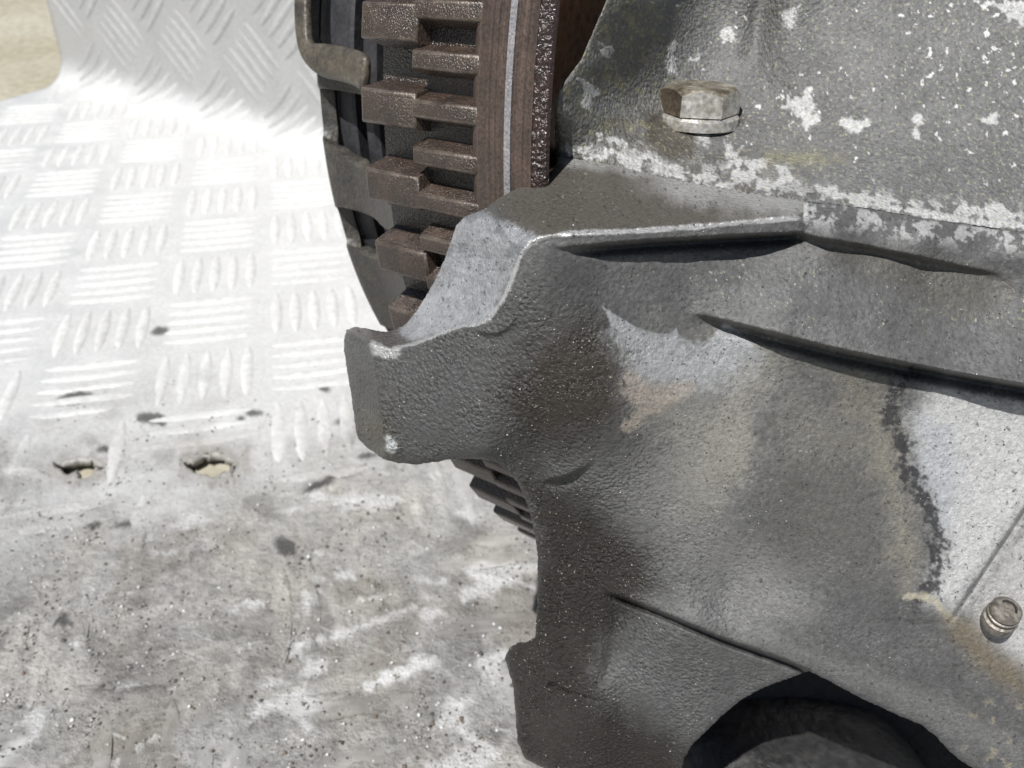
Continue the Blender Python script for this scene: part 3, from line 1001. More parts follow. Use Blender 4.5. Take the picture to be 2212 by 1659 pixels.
    # drop of oil on the nose's lower corner, its glint painted pale
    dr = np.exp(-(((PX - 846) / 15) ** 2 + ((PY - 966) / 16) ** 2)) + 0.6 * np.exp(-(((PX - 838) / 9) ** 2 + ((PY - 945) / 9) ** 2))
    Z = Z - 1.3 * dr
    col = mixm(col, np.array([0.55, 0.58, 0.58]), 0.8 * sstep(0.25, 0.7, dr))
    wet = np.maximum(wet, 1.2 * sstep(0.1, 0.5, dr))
    # pits and specks everywhere
    m = sstep(0.50, 0.56, fbm(PX, PY, 10, 2, 161)) * sstep(0.0, 0.3, fbm(PX, PY, 120, 2, 163))
    col = mixm(col, np.array([0.32, 0.31, 0.28]), 0.6 * m)
    m = sstep(0.47, 0.52, fbm(PX, PY, 13, 2, 162))
    col = mixm(col, np.array([0.04, 0.04, 0.04]), 0.7 * m)
    col = np.clip(col, 0.015, 0.8)
    wet = np.clip(wet, 0, 1.2)
    global SEAM_Z
    sy = np.interp(xs, SX, SY) - 4
    iy = np.clip(np.searchsorted(ys, sy), 0, len(ys) - 1)
    SEAM_Z = (xs.copy(), Z[iy, np.arange(len(xs))].copy())
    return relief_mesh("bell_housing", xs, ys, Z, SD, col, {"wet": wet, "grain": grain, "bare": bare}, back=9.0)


def upper_depth():
    return TPS([(1203, 335, 146.6), (1330, 352, 147.5), (1440, 378, 145.7), (1600, 408, 142.4), (1740, 430, 138.2), (1866, 445, 137.2), (2000, 466, 137.2), (2212, 495, 137.8), (2600, 550, 138),
                (1205, 250, 140.8), (1300, 255, 149.5), (1400, 258, 157.5), (1500, 262, 160.8), (1600, 275, 160), (1700, 300, 157), (1850, 330, 150), (2000, 340, 147), (2212, 360, 145.5), (2600, 390, 145),
                (1225, 160, 140.5), (1300, 140, 148.5), (1400, 140, 160), (1500, 165, 166.5), (1600, 160, 166), (1700, 180, 161.5), (1850, 200, 155.5), (2000, 200, 152.5), (2212, 190, 150), (2600, 190, 149),
                (1310, 0, 142.5), (1400, 0, 152.5), (1500, 0, 164.5), (1600, 0, 165.5), (1700, 0, 161.5), (1850, 0, 158), (2000, 0, 156), (2212, 0, 153.5), (2600, 0, 152),
                (1400, -380, 146), (1800, -380, 154), (2400, -380, 152)], 1e-4)


UP = upper_depth()


def build_upper():
    xs = axis_grid(1170, 1185, 2225, 2700, 2.3, 9.0)
    ys = np.concatenate([np.arange(-380, -12, 9.0), np.arange(-12, 520, 2.3), np.arange(520, 640, 6.0)])
    PX, PY = np.meshgrid(xs, ys)
    b1 = fbm(PX, PY, 150, 4, 211)
    b2 = fbm(PX, PY, 42, 5, 212)
    b3 = fbm(PX, PY, 14, 4, 213)
    b4 = fbm(PX, PY, 7, 3, 214)
    out = [(1380, -400), (1345, -120), (1310, 0), (1285, 60), (1256, 128), (1228, 165), (1207, 195), (1199, 235), (1199, 300), (1201, 336)] + SEAM[1:] + [(2750, 560), (2750, -400)]
    SD = poly_sdf(PX, PY, out) + 1.5 * b3 + 1.2 * b2
    Z = UP(PX, PY)
    # soft valley right of the rib, and the rib's own flat face
    gx_ = np.interp(PY, [-380, 0, 130, 260], [1668, 1648, 1628, 1600])
    Z = Z + 2.8 * np.exp(-((PX - gx_) / 26) ** 2) * sstep(200, 90, PY)
    Z = Z - 1.6 * np.exp(-((PX - gx_ - 70) / 45) ** 2) * sstep(260, 90, PY)
    lx = np.interp(PY, [-380, 0, 170], [1480, 1455, 1425])
    Z = Z - 2.4 * sstep(34, -34, PX - lx) * sstep(230, 120, PY)
    # bolt seat
    r = np.sqrt(((PX - 1508) / 95) ** 2 + ((PY - 250) / 34) ** 2)
    Z = Z + 0.5 * sstep(1.25, 0.9, r)
    # crusted edge above the seam
    ds = np.interp(PX, SX, SY) - PY
    Z = Z - 0.55 * np.exp(-((ds - 14 + 10 * b2) / 12) ** 2) * sstep(1500, 1700, PX) * (1 + b3)
    Z = blur(Z, 2)
    q = np.clip(SD / 5.0, 0, 1)
    Z = Z + 0.12 * (1 - np.sqrt(np.clip(1 - (1 - q) ** 2, 0, 1)))
    lq = np.clip((PX - np.interp(PY, [-400, 0, 60, 128, 195, 235, 336], [1380, 1310, 1285, 1256, 1207, 1199, 1201])) / 60, 0, 1)
    Z = Z + 1.2 * (1 - np.sqrt(np.clip(1 - (1 - lq) ** 2, 0, 1)))
    Z = Z + 0.25 * b1 + 0.10 * b2 + 0.05 * b3
    # meet the lower shell along the joint
    sy = np.interp(xs, SX, SY) - 4
    iy = np.clip(np.searchsorted(ys, sy), 0, len(ys) - 1)
    gap = np.interp(xs, *SEAM_Z) - 0.18 - 0.2 * fbm(xs, xs * 0, 60, 3, 5) - Z[iy, np.arange(len(xs))]
    Z = Z + gap[None, :] * np.exp(-np.maximum(np.interp(PX, SX, SY) - PY, 0) / 45.0)
    # ---- colour
    col = np.ones(PX.shape + (3,)) * np.array([0.150, 0.150, 0.149])
    col *= (1 + 0.30 * b1 + 0.25 * b2)[..., None]
    wet = 0.15 + 0 * PX
    bare = 0 * PX
    # olive-brown weathering at left
    m = sstep(1450, 1350, PX + 60 * b1) * sstep(-0.25, 0.2, b2)
    col = mixm(col, (0.105, 0.100, 0.080), 0.7 * m)
    wet = wet + 0.45 * m
    ol = sstep(0.10, 0.30, fbm(PX, PY, 26, 4, 231)) * sstep(1500, 1400, PX)
    col = mixm(col, (0.26, 0.24, 0.14), 0.5 * ol)

    def patch(poly, f=4, wob=14):
        return sstep(-f, f, poly_sdf(PX, PY, poly) + wob * b3 + wob * b2)
    flakes = []
    # the large named flakes
    for poly in [[(1710, 215), (1750, 195), (1765, 225), (1770, 260), (1745, 275), (1725, 250), (1690, 235), (1700, 205)],
                 [(1815, 270), (1840, 255), (1878, 262), (1860, 280), (1830, 284)], [(1975, 250), (1990, 245), (1988, 300), (1972, 300)],
                 [(2115, 255), (2150, 245), (2160, 268), (2130, 275)], [(1555, 80), (1575, 65), (1590, 85), (1570, 92)],
                 [(1300, 95), (1320, 100), (1318, 125), (1302, 120)], [(1240, 165), (1270, 175), (1290, 195), (1272, 235), (1255, 225), (1262, 200)],
                 [(1225, 315), (1330, 318), (1400, 330), (1480, 360), (1600, 400), (1600, 415), (1440, 383), (1330, 352), (1225, 340)],
                 [(1290, 290), (1350, 300), (1420, 320), (1380, 335), (1310, 318)], [(1500, 275), (1540, 295), (1530, 325), (1508, 310)],
                 [(1565, 310), (1600, 320), (1590, 345), (1570, 335)], [(1590, 340), (1700, 350), (1720, 390), (1640, 410), (1580, 390), (1570, 360)],
                 [(1690, 20), (1730, 10), (1715, 50), (1700, 60)], [(1440, 100), (1460, 95), (1455, 150), (1440, 150)], [(1490, 128), (1512, 122), (1508, 138)],
                 [(2110, 0), (2150, 5), (2300, 10), (2300, 60), (2200, 50), (2160, 25)], [(1840, 425), (1900, 435), (2100, 470), (2212, 480), (2300, 500), (2212, 498), (2000, 470), (1866, 446)],
                 [(1760, 405), (1850, 415), (1980, 440), (1900, 440), (1800, 430)], [(2060, 440), (2160, 445), (2212, 465), (2150, 475), (2070, 460)]]:
        flakes.append(patch(poly))
    m = np.max(flakes, 0)
    Z = Z - 0.13 * m
    whitef = np.array([0.50, 0.50, 0.495]) * (1 + 0.2 * b2)[..., None]
    col = col * (1 - 0.92 * m[..., None]) + whitef * 0.92 * m[..., None]
    # scattered small flecks, denser towards the top right
    dens = 0.40 - 0.18 * sstep(1800, 2200, PX) * sstep(330, 60, PY) + 0.07 * sstep(1650, 1500, PX)
    m = sstep(0, 0.05, fbm(PX, PY, 20, 3, 241) - dens + 0.26 * (fbm(PX, PY, 130, 2, 242)) - 0.06) * sstep(420, 330, PY - 0.05 * (PX - 1600))
    col = mixm(col, (0.62, 0.62, 0.61), 0.9 * m)
    # the strip above the joint is flaked, with oil between the flakes
    brk = sstep(-0.02, 0.12, fbm(PX, PY, 30, 4, 261)) * sstep(110, 60, np.interp(PX, SX, SY) - PY) * sstep(1760, 1650, PX)
    col = mixm(col, (0.105, 0.10, 0.092), 0.85 * brk)
    wet = wet + 0.35 * brk
    # flaking along the seam
    ds = np.interp(PX, SX, SY) - PY
    m = sstep(70, 20, ds + 40 * b1) * sstep(0.02, 0.14, b2 + 0.5 * b3)
    col = mixm(col, (0.40, 0.40, 0.395), 0.8 * m)
    m = patch([(1655, 330), (1760, 330), (1830, 345), (1760, 360), (1650, 350)], 16, 14)
    col = mixm(col, (0.25, 0.235, 0.15), 0.6 * m)
    # rusty oily run under the bolt
    m = patch([(1390, 250), (1450, 262), (1500, 285), (1500, 340), (1440, 345), (1400, 300)], 16, 24)
    col = mixm(col, (0.075, 0.062, 0.045), 0.75 * m)
    wet = wet + 0.5 * m
    rb = np.sqrt(((PX - 1508) / 92) ** 2 + ((PY - 256) / 30) ** 2) + 0.15 * b2
    col = mixm(col, (0.06, 0.052, 0.042), 0.7 * sstep(1.22, 0.98, rb))
    # tiny dark and yellow speckle
    m = sstep(0.26, 0.36, fbm(PX, PY, 8, 3, 251))
    col = mixm(col, (0.40, 0.385, 0.26), 0.5 * m)
    m = sstep(0.26, 0.36, fbm(PX, PY, 10, 3, 252))
    col = mixm(col, (0.06, 0.06, 0.055), 0.5 * m)
    col = np.clip(col, 0.015, 0.8)
    grain = 0.55 + 0 * PX
    return relief_mesh("upper_casing", xs, ys, Z, SD, col, {"wet": np.clip(wet, 0, 1), "grain": grain, "bare": bare}, back=4.5)


gb_loc = Vector((0.06, 0.12, 0.0))
gearbox = empty("gearbox_housing", gb_loc)
tag(gearbox, "grey cast aluminium gearbox housing with a broken bell edge and flaking white stains", "gearbox")
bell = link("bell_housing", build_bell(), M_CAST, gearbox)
bell.location = -gb_loc
bell["label"] = "dark grey rough cast lower shell with jutting nose and broken rim"
upper = link("upper_casing", build_upper(), M_CAST, gearbox)
upper.location = -gb_loc
upper["label"] = "paler grey upper shell speckled with white flakes"


def lathe(profile, seg=32, axis_len=None):
    """profile [(h, r)] about +Z"""
    V, Fc = [], []
    n = len(profile)
    for i in range(seg):
        a = 2 * math.pi * i / seg
        for h, r in profile:
            V.append((r * math.cos(a), r * math.sin(a), h))
    for i in range(seg):
        j = (i + 1) % seg
        for k in range(n - 1):
            Fc.append((i * n + k, j * n + k, j * n + k + 1, i * n + k + 1))
    return V, Fc


def sharp_by_angle(me, deg=35):
    bm = bmesh.new()
    bm.from_mesh(me)
    bmesh.ops.remove_doubles(bm, verts=bm.verts, dist=1e-6)
    bmesh.ops.recalc_face_normals(bm, faces=bm.faces)
    for e in bm.edges:
        if len(e.link_faces) == 2 and e.calc_face_angle(0) > math.radians(deg):
            e.smooth = False
    for f in bm.faces:
        f.smooth = True
    bm.to_mesh(me)
    bm.free()


def from_lists(name, V, Fc, deg=35):
    me = bpy.data.meshes.new(name)
    me.from_pydata([tuple(v) for v in V], [], [tuple(f) for f in Fc])
    me.update()
    sharp_by_angle(me, deg)
    return me


def frame(origin, zdir, xhint):
    z = Vector(zdir).normalized()
    x = Vector(xhint)
    x = (x - z * x.dot(z)).normalized()
    y = z.cross(x)
    return Matrix(((x.x, y.x, z.x, origin[0]), (x.y, y.y, z.y, origin[1]), (x.z, y.z, z.z, origin[2]), (0, 0, 0, 1)))


def place(o, parent, M):
    o.parent = parent
    o.matrix_parent_inverse = Matrix.Identity(4)
    o.matrix_local = parent.matrix_world.inverted() @ M


bpy.context.view_layer.update()


def build_bolt():
    pos = unproject(np.array(1508.0), np.array(254.0), np.array(0.1622))
    M = frame(pos, (0.02, 0.12, 1.0), (1, 0, 0))
    # washer
    V, Fc = lathe([(-0.0012, 0.0), (-0.0012, 0.0069), (0.0004, 0.0069), (0.0008, 0.0065), (0.0009, 0.0)], 48)
    ws = link("washer", from_lists("washer", V, Fc), M_BOLT)
    # hexagonal head with chamfered crown
    af = 0.0117
    rc = af / math.sqrt(3)
    V, Fc = [], []
    h = 0.0052
    rings = []
    rot = math.radians(-7)
    N = 48
    def hexr(a):
        a = (a - rot) % (math.pi / 3) - math.pi / 6
        return af / 2 / math.cos(a)
    prof = []
    for i in range(N):
        a = 2 * math.pi * i / N + rot
        r = hexr(a)
        # chamfer cone cuts the corners at the top
        hh = h - max(0.0, (r - af / 2 * 0.97)) * 0.75
        prof.append((a, r, hh))
    for lev in range(5):
        for a, r, hh in prof:
            if lev == 0: V.append((r * math.cos(a), r * math.sin(a), 0.0010))
            elif lev == 1: V.append((r * math.cos(a), r * math.sin(a), hh))
            elif lev == 2: V.append((af / 2 * 0.95 * math.cos(a), af / 2 * 0.95 * math.sin(a), h + 0.0001))
            elif lev == 3: V.append((af / 2 * 0.86 * math.cos(a), af / 2 * 0.86 * math.sin(a), h + 0.00018))
            else: V.append((0.0002 * math.cos(a), 0.0002 * math.sin(a), h + 0.00005))
    for lev in range(4):
        for i in range(N):
            j = (i + 1) % N
            Fc.append((lev * N + i, lev * N + j, (lev + 1) * N + j, (lev + 1) * N + i))
    me = from_lists("hex_bolt", V, Fc, 28)
    for mm in (M_BOLT, M_BOLTRUST, M_BOLTTOP): me.materials.append(mm)
    for p in me.polygons:
        ang = math.degrees(math.atan2(p.center.y, p.center.x))
        if p.normal.z > 0.75: p.material_index = 2
        elif p.normal.z < 0.4 and (ang < -127 or ang > 173): p.material_index = 1
    head = link("hex_bolt", me)
    place(head, gearbox, M)
    ws.parent = head
    head["label"] = "rust-stained zinc hex bolt head standing in its recess"


build_bolt()


def build_bleed():
    pos = unproject(np.array(2162.0), np.array(1334.0), np.array(0.1498))
    M = frame(pos, (-0.06, -0.30, 1.0), (1, 0, 0))
    r = 0.00215
    V, Fc = lathe([(-0.0015, r * 1.22), (0.0002, r * 1.22), (0.0004, r * 1.02), (0.0008, r * 0.98), (0.0011, r * 1.12), (0.0015, r * 1.14), (0.0017, r * 0.95),
                   (0.0020, r * 0.95), (0.0022, r * 1.10), (0.0027, r * 1.08), (0.0031, r * 0.92), (0.0032, r * 0.05)], 40)
    o = link("plug_screw", from_lists("plug_screw", V, Fc, 40), M_SCREW)
    place(o, gearbox, M)
    o["label"] = "small tarnished ribbed plug screw with a curled slot"
    # curled slot: a raised crescent strip, coloured dark for the cut's shade
    V, Fc = [], []
    n = 14
    for i in range(n + 1):
        a = math.radians(-40 + 150 * i / n)
        for rr, hh in ((0.00105, 0.00322), (0.00110, 0.00335), (0.00140, 0.00335), (0.00145, 0.00315)):
            V.append((rr * math.cos(a), rr * math.sin(a), hh))
    for i in range(n):
        for k in range(3):
            q = i * 4 + k
            Fc.append((q, q + 4, q + 5, q + 1))
    s = link("slot_strip", from_lists("slot_strip", V, Fc, 40), M_INNER, o)


build_bleed()

# ------------------------------------------------------------------ flywheel and clutch
R = 0.142
AX = Vector((-0.77132486, 0.62796684, -0.10351623)).normalized()
E2 = (Vector((0, 0, 1)) - AX * AX.z).normalized()
E1 = E2.cross(AX)
CEN = Vector((0.08212, 0.25254, 0.14303))
BASE = CEN - E2 * R
FW_M = Matrix(((AX.x, E1.x, E2.x, BASE.x), (AX.y, E1.y, E2.y, BASE.y), (AX.z, E1.z, E2.z, BASE.z), (0, 0, 0, 1)))
fly = empty("flywheel", mat=FW_M)
tag(fly, "brown oily toothed flywheel with clutch cover showing in the housing's opening", "flywheel")


def cyl(a, r, th):
    """axial, radius (in R), angle (rad) -> local coordinates of the flywheel"""
    return (a * R, r * R * math.cos(th), r * R * math.sin(th) + R)


def ring(name, prof, mat, seg=360, parent=fly, deg=30, close=True):
    V, Fc = [], []
    n = len(prof)
    for i in range(seg):
        th = 2 * math.pi * i / seg
        for a, r in prof:
            V.append(cyl(a, r, th))
    for i in range(seg):
        j = (i + 1) % seg
        for k in range(n if close else n - 1):
            k2 = (k + 1) % n
            Fc.append((i * n + k, j * n + k, j * n + k2, i * n + k2))
    return link(name, from_lists(name, V, Fc, deg), mat, parent)


# turned band right of the teeth; its left end is scooped by the tooth cutter
ring("turned_band", [(-0.101, 1.0), (-0.0735, 1.0), (-0.073, 0.998), (-0.064, 0.998), (-0.0635, 1.0), (-0.026, 1.0), (-0.019, 0.9965), (-0.012, 0.991), (-0.005, 0.984), (-0.001, 0.975),
                     (-0.003, 0.90), (-0.050, 0.90), (-0.050, 0.975), (-0.101, 0.982)], M_BAND)
ring("machined_line", [(-0.0728, 0.9978), (-0.0728, 1.0008), (-0.0642, 1.0008), (-0.0642, 0.9978)], M_STRIPE)
ring("oily_edge", [(-0.1012, 0.9995), (-0.108, 0.9985), (-0.1155, 0.9935), (-0.117, 0.989), (-0.113, 0.984), (-0.1012, 0.983)], M_BLACKOIL)
ring("flywheel_disc", [(-0.052, 0.973), (-0.046, 0.20), (0.10, 0.20), (0.10, 0.84), (0.150, 0.87), (0.166, 0.91), (0.166, 0.957), (0.0755, 0.957), (0.0745, 0.974), (-0.02, 0.974), (-0.02, 0.905), (-0.046, 0.905)], M_RUST)
ring("rear_face", [(-0.0545, 0.974), (-0.0505, 0.20), (-0.047, 0.20), (-0.047, 0.974)], M_FACE)


def tooth_mesh(name, a0, a1, r0, r1, wt, wr, bev=0.0006, notch=None):
    """a0 right end, a1 left end (axial, R); r0 root, r1 tip; half widths in rad at tip and root"""
    bm = bmesh.new()
    V = []
    for a in (a0, a1):
        for r, w in ((r0, wr), (r1, wt), (r1, -wt), (r0, -wr)):
            V.append(bm.verts.new((a * R, r * R * math.cos(w) - R, r * R * math.sin(w))))
    f = [(0, 1, 2, 3), (4, 7, 6, 5), (0, 4, 5, 1), (1, 5, 6, 2), (2, 6, 7, 3), (3, 7, 4, 0)]
    for q in f:
        bm.faces.new([V[i] for i in q])
    bmesh.ops.recalc_face_normals(bm, faces=bm.faces)
    ed = [e for e in bm.edges if all((v.co.y + R) > (r0 + r1) / 2 * R for v in e.verts)]
    bmesh.ops.bevel(bm, geom=ed, offset=bev, segments=2, affect='EDGES', profile=0.6, material=1)
    me = bpy.data.meshes.new(name)
    for fa in bm.faces: fa.smooth = True
    bm.to_mesh(me)
    bm.free()
    sharp_by_angle(me, 50)
    me.materials.append(M_TOOTH)
    me.materials.append(M_WORN)
    return me


def place_teeth(name, me, n, th0):
    for k in range(n):
        th = th0 - 2 * math.pi * k / n
        o = bpy.data.objects.new(name, me)
        COL.objects.link(o)
        o.parent = fly
        o.location = (0, R * math.cos(th), R * math.sin(th) + R)
        o.rotation_euler = (th, 0, 0)


NF, NC = 118, 66
place_teeth("starter_tooth", tooth_mesh("starter_tooth", -0.0255, 0.0755, 0.962, 1.0, math.radians(0.55), math.radians(1.22), 0.00045), NF, math.radians(13.50 - 0.55))
place_teeth("coarse_tooth", tooth_mesh("coarse_tooth", 0.070, 0.1612, 0.938, 0.9993, math.radians(1.13), math.radians(1.85), 0.0005), NC, math.radians(16.27 - 1.13))

# clutch cover: stamped shell with windows
def build_cover():
    D = math.radians
    wins = []           # (theta_lo, theta_hi, skew) windows on the visible side, then repeated round
    vis = [(10.6, 27.0), (3.7, 8.8), (-8.6, -3.9), (-26.0, -20.5)]
    V, Fc = [], []
    nth, nax = 720, 22
    ths = [2 * math.pi * i / nth for i in range(nth)]
    axs = [0.235 + (0.466 - 0.235) * k / nax for k in range(nax + 1)]

    def inwin(th, k):
        d = (math.degrees(th) + 180) % 360 - 180
        t = (axs[k] + axs[min(k + 1, nax)]) / 2
        if not (0.20 < t < 0.447): return False
        for rep in range(-4, 5):
            for lo, hi in vis:
                sk = (0.447 - t) * 24
                l, h_ = lo + rep * 54.0, hi + rep * 54.0
                # the straps lean and the windows have rounded corners
                r_ = max(0.0, (t - 0.430) / 0.018)
                l2, h2 = l - sk * (1.0 if lo in (3.7,) else 0.15) + r_ * 0.5, h_ - sk * 0.12 - r_ * 0.7
                if l2 < d < h2: return True
        return False
    for th in ths:
        d = (math.degrees(th) + 180) % 360 - 180
        for a in axs:
            u = (a - 0.235) / (0.466 - 0.235)
            ear = max(0.0, min(1.0, (d - 10.5) / 2.5)) if d < 40 else 0
            r = 0.835 + 0.05 * max(0, 1 - u * 1.6) ** 1.5
            if u > 0.86: r -= 0.045 * ((u - 0.86) / 0.14) ** 2
            V.append(cyl(a + 0.036 * ear * u, r, th))
    n = nax + 1
    for i in range(nth):
        j = (i + 1) % nth
        for k in range(nax):
            if inwin(ths[i] + math.pi / nth, k): continue
            Fc.append((i * n + k, i * n + k + 1, j * n + k + 1, j * n + k))
    me = bpy.data.meshes.new("clutch_cover")
    me.from_pydata(V, [], Fc)
    me.update()
    bm = bmesh.new(); bm.from_mesh(me)
    loose = [v for v in bm.verts if not v.link_faces]
    bmesh.ops.delete(bm, geom=loose, context='VERTS')
    for _ in range(6):
        bv = [v for v in bm.verts if v.is_boundary]
        bmesh.ops.smooth_vert(bm, verts=bv, factor=0.5, use_axis_x=True, use_axis_y=True, use_axis_z=True)
    bmesh.ops.recalc_face_normals(bm, faces=bm.faces)
    bm.to_mesh(me); bm.free()
    o = link("clutch_cover", me, M_COVER, fly)
    s = o.modifiers.new("thickness", 'SOLIDIFY')
    s.thickness = 0.0032
    s.offset = -1
    b = o.modifiers.new("edge", 'BEVEL')
    b.width = 0.0006
    b.segments = 2
    b.limit_method = 'ANGLE'
    b.angle_limit = math.radians(50)
    o["label"] = "grey-brown stamped clutch cover with rounded windows"


build_cover()


def build_tab():
    path = [(0.462, 0.838, 24.0), (0.461, 0.842, 20.0), (0.457, 0.846, 16.5), (0.447, 0.850, 13.6), (0.432, 0.856, 12.2), (0.40, 0.858, 11.7), (0.36, 0.862, 11.6), (0.32, 0.870, 11.5), (0.285, 0.885, 11.3), (0.262, 0.895, 11.1)]
    P = [Vector(cyl(a, r, math.radians(t))) for a, r, t in path]
    Nr = [Vector((0, math.cos(math.radians(t)), math.sin(math.radians(t)))) for a, r, t in path]
    V, Fc = [], []
    n = len(P)
    m = 10
    for i in range(n):
        d = (P[min(i + 1, n - 1)] - P[max(i - 1, 0)]).normalized()
        nr = (Nr[i] - d * Nr[i].dot(d)).normalized()
        sd = d.cross(nr)
        w = 0.0022 + 0.0013 * (i > 4)
        h = 0.0012
        for k in range(m):
            b = 2 * math.pi * k / m
            c, s_ = math.cos(b), math.sin(b)
            V.append(P[i] + sd * (w * math.copysign(abs(c) ** 0.55, c)) + nr * (h * math.copysign(abs(s_) ** 0.55, s_)))
    for i in range(n - 1):
        for k in range(m):
            j = (k + 1) % m
            Fc.append((i * m + k, i * m + j, (i + 1) * m + j, (i + 1) * m + k))
    Fc.append(tuple(range(m)))
    Fc.append(tuple(range(n * m - 1, (n - 1) * m - 1, -1)))
    o = link("cover_tab", from_lists("cover_tab", V, Fc, 60), M_TAB, fly)
    o["label"] = "bent metal tab curving across to the teeth"
    sub = o.modifiers.new("smooth", 'SUBSURF')
    sub.levels = sub.render_levels = 2


build_tab()
ring("pressure_plate", [(0.486, 0.79), (0.486, 0.20), (0.395, 0.20), (0.395, 0.80), (0.40, 0.803)], M_DRUM)
ring("clutch_disc_rim", [(0.372, 0.802), (0.352, 0.806), (0.346, 0.80), (0.346, 0.20), (0.372, 0.20)], M_DRUM)
ring("friction_drum", [(0.39, 0.72), (0.215, 0.72), (0.215, 0.20), (0.39, 0.20)], M_INNER)  # its black fills in the dark between the clutch parts

# black wall added inside the gearbox so the lower opening reads dark
def build_inner():
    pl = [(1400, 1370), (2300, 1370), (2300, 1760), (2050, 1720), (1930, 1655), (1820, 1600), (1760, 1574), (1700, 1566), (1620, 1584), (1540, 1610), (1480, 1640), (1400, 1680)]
    n = len(pl)
    Fr = [unproject(np.array(float(x)), np.array(float(y)), np.array(0.227)) for x, y in pl]
    Bk = [unproject(np.array(float(x)), np.array(float(y)), np.array(0.227)) + np.array([0.012, 0.02, 0]) for x, y in pl]
    V = [Vector(p) - gb_loc for p in Fr + Bk]
    Fc = [tuple(range(n)), tuple(range(2 * n - 1, n - 1, -1))] + [(i, n + i, n + (i + 1) % n, (i + 1) % n) for i in range(n)]
    link("void_backing", from_lists("void_backing", V, Fc), M_INNER, gearbox)


build_inner()


def build_lump():  # added lump for the dim form in the opening, shade in its colour
    c = unproject(np.array(1745.0), np.array(1760.0), np.array(0.214))
    V, Fc = [], []
    n, m = 28, 56
    for i in range(n + 1):
        a = math.pi / 2 * i / n
        for j in range(m):
            b = 2 * math.pi * j / m
            q = 0.6
            w = 1 + 0.035 * math.sin(3 * b + 1) + 0.02 * math.sin(7 * b + 4 * a)
            V.append((0.033 * w * abs(math.cos(a)) ** q * math.cos(b), 0.024 * w * abs(math.cos(a)) ** q * math.sin(b), 0.027 * math.sin(a)))
    for i in range(n):
        for j in range(m):
            k = (j + 1) % m
            Fc.append((i * m + j, i * m + k, (i + 1) * m + k, (i + 1) * m + j))
    o = link("dark_lump", from_lists("dark_lump", V, Fc, 60), M_LUMP, gearbox)
    o.location = Vector((c[0], c[1] + 0.012, 0.0)) - gb_loc
    o["label"] = "dark rounded lump added inside the arched opening"


build_lump()


# ------------------------------------------------------------------ grit: sand and oil beads on the casting, crumbs on the plate
def grit_material(name, rough):
    m, nt, b = new_mat(name)
    at = nd(nt, "ShaderNodeAttribute", attribute_name="Col")
    nt.links.new(at.outputs["Color"], b.inputs["Base Color"])
    b.inputs["Roughness"].default_value = rough
    return m


def grains(name, pts, nrm, rad, cols, mat, seed, flat=0.6):
    """one mesh of many small irregular six-pointed grains"""
    rng = np.random.default_rng(seed)
    n = len(pts)
    base = np.array([(1, 0, 0), (0, 1, 0), (-1, 0, 0), (0, -1, 0), (0, 0, 1), (0, 0, -1)], float)
    fa = np.array([(0, 1, 4), (1, 2, 4), (2, 3, 4), (3, 0, 4), (1, 0, 5), (2, 1, 5), (3, 2, 5), (0, 3, 5)])
    hint = rng.normal(size=(n, 3))
    x = np.cross(nrm, hint)
    x /= np.linalg.norm(x, axis=1, keepdims=True)
    y = np.cross(nrm, x)
    jit = rng.uniform(0.65, 1.35, (n, 6))
    V = np.zeros((n, 6, 3))
    for k in range(6):
        b = base[k]
        V[:, k] = pts + (x * b[0] + y * b[1] + nrm * b[2] * flat) * (rad * jit[:, k])[:, None]
    Fc = (fa[None] + (np.arange(n) * 6)[:, None, None]).reshape(-1, 3)
    return np_mesh(name, V.reshape(-1, 3), Fc, np.repeat(cols, 6, 0))


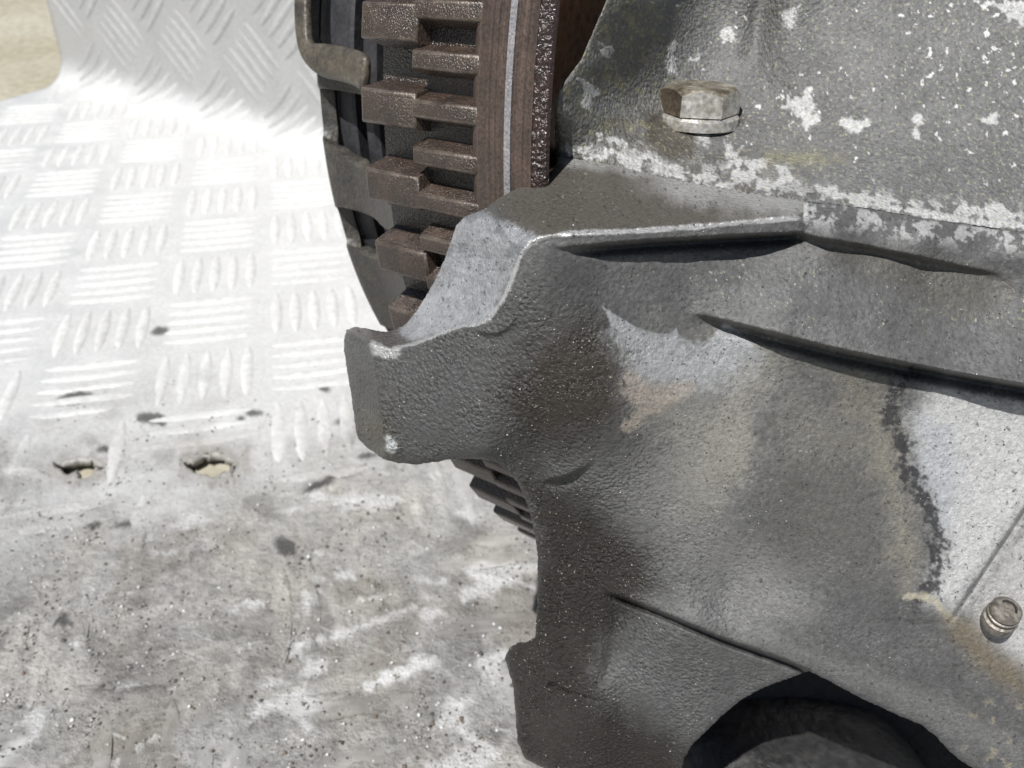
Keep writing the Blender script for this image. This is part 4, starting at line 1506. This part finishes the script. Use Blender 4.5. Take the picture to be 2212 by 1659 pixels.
def casting_grit():
    rng = np.random.default_rng(11)
    me = bell.data
    n = len(me.vertices)
    co = np.zeros(n * 3, np.float32); me.vertices.foreach_get("co", co); co = co.reshape(-1, 3).astype(float)
    no = np.zeros(n * 3, np.float32); me.vertices.foreach_get("normal", no); no = no.reshape(-1, 3).astype(float)
    g = np.zeros(n, np.float32); me.attributes["grain"].data.foreach_get("value", g)
    px, py, d = project(co)
    cam_v = np.array([0, 0, CAM_H]) - co
    no = np.where(((no * cam_v).sum(1) < 0)[:, None], -no, no)
    clump = sstep(-0.25, 0.35, fbm(px, py, 70, 3, 301))
    w = np.clip(g - 0.15, 0.06, 1.0) * (0.15 + clump) * (px > 740) * (px < 2230) * (py < 1680) * (py > 340)
    w[int(n * 0.985):] *= 0
    w = w * np.where((px > 1040) & (px < 1720) & (py < 505), 2.2, 1.0)
    idx = rng.choice(n, 6000, replace=False, p=w / w.sum())
    P, N = co[idx], no[idx]
    rad = 0.00008 + 0.00010 * rng.random(len(idx)) ** 3
    t = rng.random((len(idx), 1))
    c = np.where(t < 0.58, [0.07, 0.066, 0.060], np.where(t < 0.86, [0.15, 0.14, 0.12], np.where(t < 0.96, [0.28, 0.245, 0.185], [0.55, 0.54, 0.51])))
    c = c * rng.uniform(0.7, 1.25, (len(idx), 1))
    me2 = grains("casting_grit", P + N * 0.00003, N, rad, c, None, 3)
    o = link("casting_grit", me2, grit_material("oily_sand", 0.22), gearbox, smooth=False)
    o.location = -gb_loc
    tag(o, kind="stuff")


def plate_grit():
    rng = np.random.default_rng(21)
    n = 16000
    px = rng.uniform(-40, 1230, n)
    py = rng.uniform(640, 1680, n)
    v = (CY - py) / F_PX
    z = CAM_H / (SP - v * CP)
    P = unproject(px, py, z)
    cl = fbm(P[:, 0] * 1000, P[:, 1] * 1000, 30, 4, 311)
    keep = (rng.random(n) < sstep(760, 1150, py + 250 * cl) * (0.25 + sstep(-0.1, 0.3, cl))) & (holes_sdf(P) < -6)
    P = P[keep]
    n = len(P)
    rad = 0.00018 + 0.00060 * rng.random(n) ** 5
    t = rng.random((n, 1))
    c = np.where(t < 0.40, [0.30, 0.29, 0.275], np.where(t < 0.68, [0.085, 0.08, 0.072], np.where(t < 0.80, [0.17, 0.135, 0.10], [0.64, 0.635, 0.62])))
    c = c * rng.uniform(0.75, 1.2, (n, 1))
    N = np.tile(np.array([[0.0, 0.0, 1.0]]), (n, 1)) + rng.normal(size=(n, 3)) * 0.25
    N /= np.linalg.norm(N, axis=1, keepdims=True)
    P = P + np.array([0, 0, 0.0002])
    me = grains("plate_grit", P, N, rad, c, None, 5, 0.5)
    o = link("plate_grit", me, grit_material("dry_grit", 0.45), smooth=False)
    tag(o, "loose grit and flakes scattered over the dirty tread plate", "grit", kind="stuff")


casting_grit()
plate_grit()
